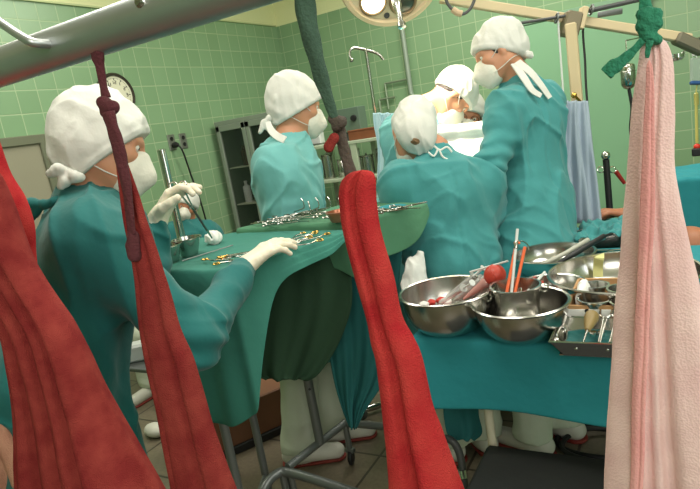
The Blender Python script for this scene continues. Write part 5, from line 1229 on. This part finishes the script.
# ------------------------------------------------------------------ foreground rail and straps
RY, RZ = .55, None
ra, rb2 = Y(100, 33, RY), Y(0, 68, RY); RZ = float((ra[2]+rb2[2])/2); print('rail z', ra[2], rb2[2])
t = thing('overhead_rail', 'thick brushed steel rail crossing the upper left foreground', 'rail', (-.4, RY, RZ))
MB().tube([(-1.75, RY, RZ), (.8, RY, RZ)], .0265, 40).build('rail_tube', M['rail_steel'], t)
for x_ in (-1.75, .8): MB().tube([(x_, RY, .0), (x_, RY, RZ)], .022, 16).build('upright', M['rail_steel'], t)
rv = Y(141, 10, RY-.026); MB().lathe([(.001, .004), (.006, .003), (.008, 0), (.008, -.003)], (rv[0], RY-.0245, RZ+.012), nz((0, -1, .45)), 16).build('rivet', M['steel'], t)
hk = Y(47, 44, RY-.0265)
MB().tube(smoothpath([Y(-14, 11, RY-.05), Y(4, 25, RY-.05), Y(24, 38, RY-.05), Y(36, 43, RY-.045), hk+A([0, .012, 0])], 6), .0058, 14).build('bent_hook', M['rail_steel'], t)

def towel(name, rows, yy, mt, label, vl=(0.,), nf=0, thick=.42, pd=.5, vw=.13, seed=0, seg=72, group=None, tipround=True, cat='towelling strap', wob=.0009, parent=None, tuck=True):
    """rows: left px, right px, y px in the plane of the rail; closed, pleated cross-section"""
    R = smoothpath([tuple(r) for r in rows], 7); V = []; F = []; n = len(R); ny = A([0, 1., 0])
    for i, (xl, xr, y) in enumerate(R):
        t_ = i/(n-1); a, b = Y(xl, y, yy), Y(xr, y, yy); c = (a+b)/2; W = (b-a)/2; hw = np.linalg.norm(W)
        rr = 1.0
        if tipround: rr = min(1, math.sqrt(max(0, 1-(1-min(1, t_/.05))**2)))*.92+.08
        for k in range(seg):
            th = 2*PI*k/seg; s = math.cos(th); q = math.sin(th)
            pl_ = 1.0; pb_ = 1.0
            for j, v0 in enumerate(vl):
                c0_ = v0+.07*math.sin(2.6*t_+seed+j*1.9); pl_ *= 1-pd*math.exp(-((s-c0_)/vw)**2); pb_ *= 1-.4*pd*math.exp(-((s-c0_-.3)/(vw*1.3))**2)
            pl_ *= 1+.10*math.sin(5*s+3*t_+seed)
            dep = hw*thick*(abs(q)**.7)*(pl_ if q < 0 else pb_)*(1 if q > 0 else -1)*(1 if rr > .99 else rr)
            p = c+W*s*rr+ny*dep; p = p+(W/hw)*wob*noise(p[None], 60, int(seed))[0]+ny*wob*1.6*noise(p[None], 45, int(seed)+1)[0]
            V.append(p)
    for i in range(n-1):
        for k in range(seg): F.append((i*seg+k, i*seg+(k+1) % seg, (i+1)*seg+(k+1) % seg, (i+1)*seg+k))
    F.append(list(range(seg))[::-1]); F.append([(n-1)*seg+k for k in range(seg)])
    o = MB().add(V, F).build(name, M[mt], parent, label=label, cat=cat if parent is None else None, group=group, sharp=False)
    return o
def tie(name, pts, mt, parent, yy, n=6, flatk=.6, seed=0):
    """knitted tape along (x, y, width px)"""
    R = smoothpath(pts, n); V = []; F = []; seg = 20
    for i, (x, y, w) in enumerate(R):
        nx, ny_ = (R[min(i+1, len(R)-1)]-R[max(i-1, 0)])[:2]; L = math.hypot(nx, ny_) or 1; px, py = -ny_/L, nx/L
        c = Y(x, y, yy); W = Y(x+px*w/2, y+py*w/2, yy)-c; hw = np.linalg.norm(W)
        for k in range(seg):
            th = 2*PI*k/seg; V.append(c+W*math.cos(th)*(1+.06*math.sin(i*.9+seed))+A([0, 1., 0])*hw*flatk*math.sin(th)*(1+.15*math.cos(3*th+i*.25)))
    for i in range(len(R)-1):
        for k in range(seg): F.append((i*seg+k, i*seg+(k+1) % seg, (i+1)*seg+(k+1) % seg, (i+1)*seg+k))
    F.append(list(range(seg))[::-1]); F.append([(len(R)-1)*seg+k for k in range(seg)])
    return MB().add(V, F).build(name, M[mt], parent, sharp=False)
def knot(name, blobs, mt, parent, yy, amp=.0007, fr=150):
    s_ = SDF()
    for x0, y0, x1, y1, r_ in blobs: a, b = Y(x0, y0, yy), Y(x1, y1, yy); rr = np.linalg.norm(Y(x0+r_, y0, yy)-a); s_.cone(a, b, rr, rr, k=rr*.5)
    s_.post.append(lambda p, d: d-amp*noise(p, fr, 2)); return sdfobj(name, s_, .0016, M[mt], parent, pad=.012)

# first strap
y1_ = RY-.0
o = towel('towelling_strap', [(116, 123, 152), (117, 128, 166), (121, 138, 195), (126, 146, 222), (137, 165, 280), (142, 177, 328), (149, 191, 361), (158, 202, 400), (166, 214, 441), (176, 231, 489), (186, 246, 530)], y1_-.012, 'red_dull', 'narrow dull red towelling with a maroon tie hanging in front of the nurse at left', vl=(.45, -.5), pd=.45, thick=.5, seed=1)
tie('maroon_tie', [(97, 44, 12), (98, 56, 11), (100, 66, 8), (103, 85, 6.5), (106, 98, 8)], 'maroon', o, RY-.008)
tie('maroon_tie', [(108, 112, 11), (113, 128, 10), (118, 145, 11), (122, 165, 10), (127, 190, 8), (130, 215, 7), (132, 235, 7)], 'maroon', o, RY-.030)
knot('tie_knot', [(104, 103, 110, 108, 5), (106, 112, 113, 107, 4.5)], 'maroon', o, RY-.015)
knot('tie_end', [(133, 236, 135, 256, 4.2), (132, 246, 134, 254, 4.5)], 'maroon', o, RY-.028)
# centre strap
o = towel('towelling_strap', [(357, 368, 170), (349, 372, 174), (343, 374, 181), (341, 374, 192), (342, 375, 205), (345, 379, 232), (357, 392, 277), (368, 401, 318), (373, 412, 340), (379, 421, 362), (385, 432, 410), (389, 443, 442), (393, 459, 489), (397, 474, 530)], RY-.005, 'red', 'bright red thick towelling hung by a dark green tie in the centre foreground', vl=(.02,), pd=.72, vw=.15, thick=.75, seed=3)
tie('green_tie', [(291, -52, 14), (294, -36, 17), (303, -10, 19), (307, 20, 19), (314, 50, 16), (322, 80, 14), (330, 105, 10), (334, 118, 9)], 'tie_dark', o, RY-.002)
tie('green_tie', [(338, 125, 12), (343, 145, 11), (347, 160, 11), (353, 182, 12)], 'tie_brown', o, RY+.012)
knot('tie_knot', [(333, 119, 341, 121, 4.8), (336, 127, 342, 122, 4.2)], 'tie_brown', o, RY)
knot('red_tail', [(334, 138, 329, 146, 4.6), (329, 147, 329, 148, 4)], 'red_dull', o, RY-.006)
# left straps
o = towel('towelling_strap', [(-48, -14, 120), (-50, -6, 150), (-46, 2, 176), (-40, 15, 200), (-34, 24, 229), (-20, 28, 260), (-4, 36, 295), (16, 50, 335), (32, 66, 400), (42, 78, 450), (50, 90, 510)], RY+.045, 'red', 'bright red towelling at the far left edge, tucked behind the broad dull red one', vl=(.1,), pd=.5, thick=.5, seed=5)
tie('rail_tie', [(-60, 95, 12), (-44, 108, 10), (-32, 126, 10)], 'maroon', o, RY+.04)
o = towel('towelling_strap', [(-62, -18, 160), (-60, 0, 208), (-22, 27, 270), (9, 62, 325), (19, 80, 360), (28, 97, 400), (34, 120, 448), (40, 141, 489), (44, 160, 530)], RY-.02, 'red_dull', 'broad dull red towelling with several deep folds hanging at the lower left', vl=(-.55, -.12, .22, .62), vw=.09, thick=.6, pd=.6, seed=2)
tie('rail_tie', [(-70, 96, 12), (-62, 120, 10), (-46, 165, 10)], 'maroon', o, RY-.01)
o = towel('towelling_strap', [(-150, -110, 250), (-120, -50, 320), (-70, -8, 380), (-40, 12, 420), (-22, 30, 460), (-12, 44, 500), (-6, 50, 530)], RY+.09, 'pink_brown', 'dusty pink towelling just inside the lower left corner', vl=(0., .5), thick=.5, seed=4)
tie('rail_tie', [(-160, 120, 12), (-150, 180, 10), (-135, 260, 10)], 'maroon', o, RY+.085)
# pink strap on the right
o = towel('towelling_strap', [(643, 664, 36), (639, 671, 52), (636, 675, 75), (632, 675, 110), (627, 675, 165), (623, 683, 210), (619, 694, 260), (615, 703, 300), (611, 712, 360), (607, 722, 420), (604, 736, 489), (602, 744, 530)], RY-.004, 'pink', 'pale pink towelling hung by a knotted green tie at the right edge', vl=(-.28, .15), vw=.12, pd=.6, thick=.5, seed=0.4)
towel('pink_fold', [(646, 652, 60), (645, 654, 90), (643, 655, 140), (641, 656, 200), (638, 652, 260), (635, 649, 330), (632, 646, 400), (630, 643, 489), (628, 642, 530)], RY-.030, 'pink_deep', None, vl=(.3,), pd=.3, thick=.5, seed=1, parent=o, cat=None)
gt = 'knit_green'
tie('green_tie', [(628, -168, 12), (630, -140, 12), (634, -80, 12), (640, -25, 12), (644, -5, 12), (646, 10, 14)], gt, o, RY-.01)
knot('tie_knot', [(642, 14, 656, 24, 7), (642, 26, 656, 14, 7), (645, 34, 657, 40, 5.5), (648, 12, 648, 36, 7)], gt, o, RY-.014, amp=.0008)
tie('tie_tail', [(643, 40, 7), (634, 50, 8), (622, 61, 12), (612, 68, 15), (606, 74, 13)], gt, o, RY-.016, flatk=.5)
tie('tie_tail', [(650, 40, 8), (648, 50, 6), (647, 58, 4)], gt, o, RY-.025)

# ------------------------------------------------------------------ light
def area(name, loc, size, energy, col, rot=(0, 0, 0), sy=None):
    l = bpy.data.lights.new(name, 'AREA'); l.energy = energy; l.size = size; l.color = col
    if sy: l.shape = 'RECTANGLE'; l.size_y = sy
    o = bpy.data.objects.new(name, l); COL.objects.link(o); o.location = loc; o.rotation_euler = rot
area('ceiling_light_front', (-.9, .9, 3.15), 1.2, 34, (1, .95, .86), sy=.6)
area('ceiling_light_rear', (-1.2, 3.9, 3.15), 1.4, 70, (1, .96, .86), sy=1.0)
area('ceiling_light_left', (-2.7, 2.0, 3.15), 1.0, 28, (1, .96, .88), sy=1.0)
area('ceiling_light_right', (.9, 2.2, 3.15), 1.2, 46, (1, .96, .88), sy=1.0)
area('fill_light_behind', (.9, -1.5, 2.3), 1.8, 46, (1, .95, .88), rot=(math.radians(72), 0, math.radians(22)), sy=1.2)  # added fill behind the camera to brighten the foreground, not a room fitting
area('fill_light_right', (XR-.05, .4, 1.9), 1.6, 26, (.95, .98, 1), rot=(0, math.radians(90), 0), sy=1.2)  # added side fill to lift the pink towelling, the wall has no window
l = bpy.data.lights.new('operating_beam', 'SPOT'); l.energy = 290; l.color = (1, .90, .70); l.spot_size = math.radians(38); l.spot_blend = .6; l.shadow_soft_size = .12
o = bpy.data.objects.new('operating_beam', l); COL.objects.link(o); o.location = tuple(lc+ln*.05)
tg = Vector(D(458, 120, 2.8)); o.rotation_euler = (tg-o.location).to_track_quat('-Z', 'Y').to_euler()
w = bpy.data.worlds.new('world'); SC.world = w; w.use_nodes = True
w.node_tree.nodes['Background'].inputs[0].default_value = (.8, .85, .8, 1); w.node_tree.nodes['Background'].inputs[1].default_value = .05
SC.view_settings.view_transform = 'Standard'; SC.view_settings.look = 'None'; SC.view_settings.gamma = 1
SC.view_settings.exposure = 0
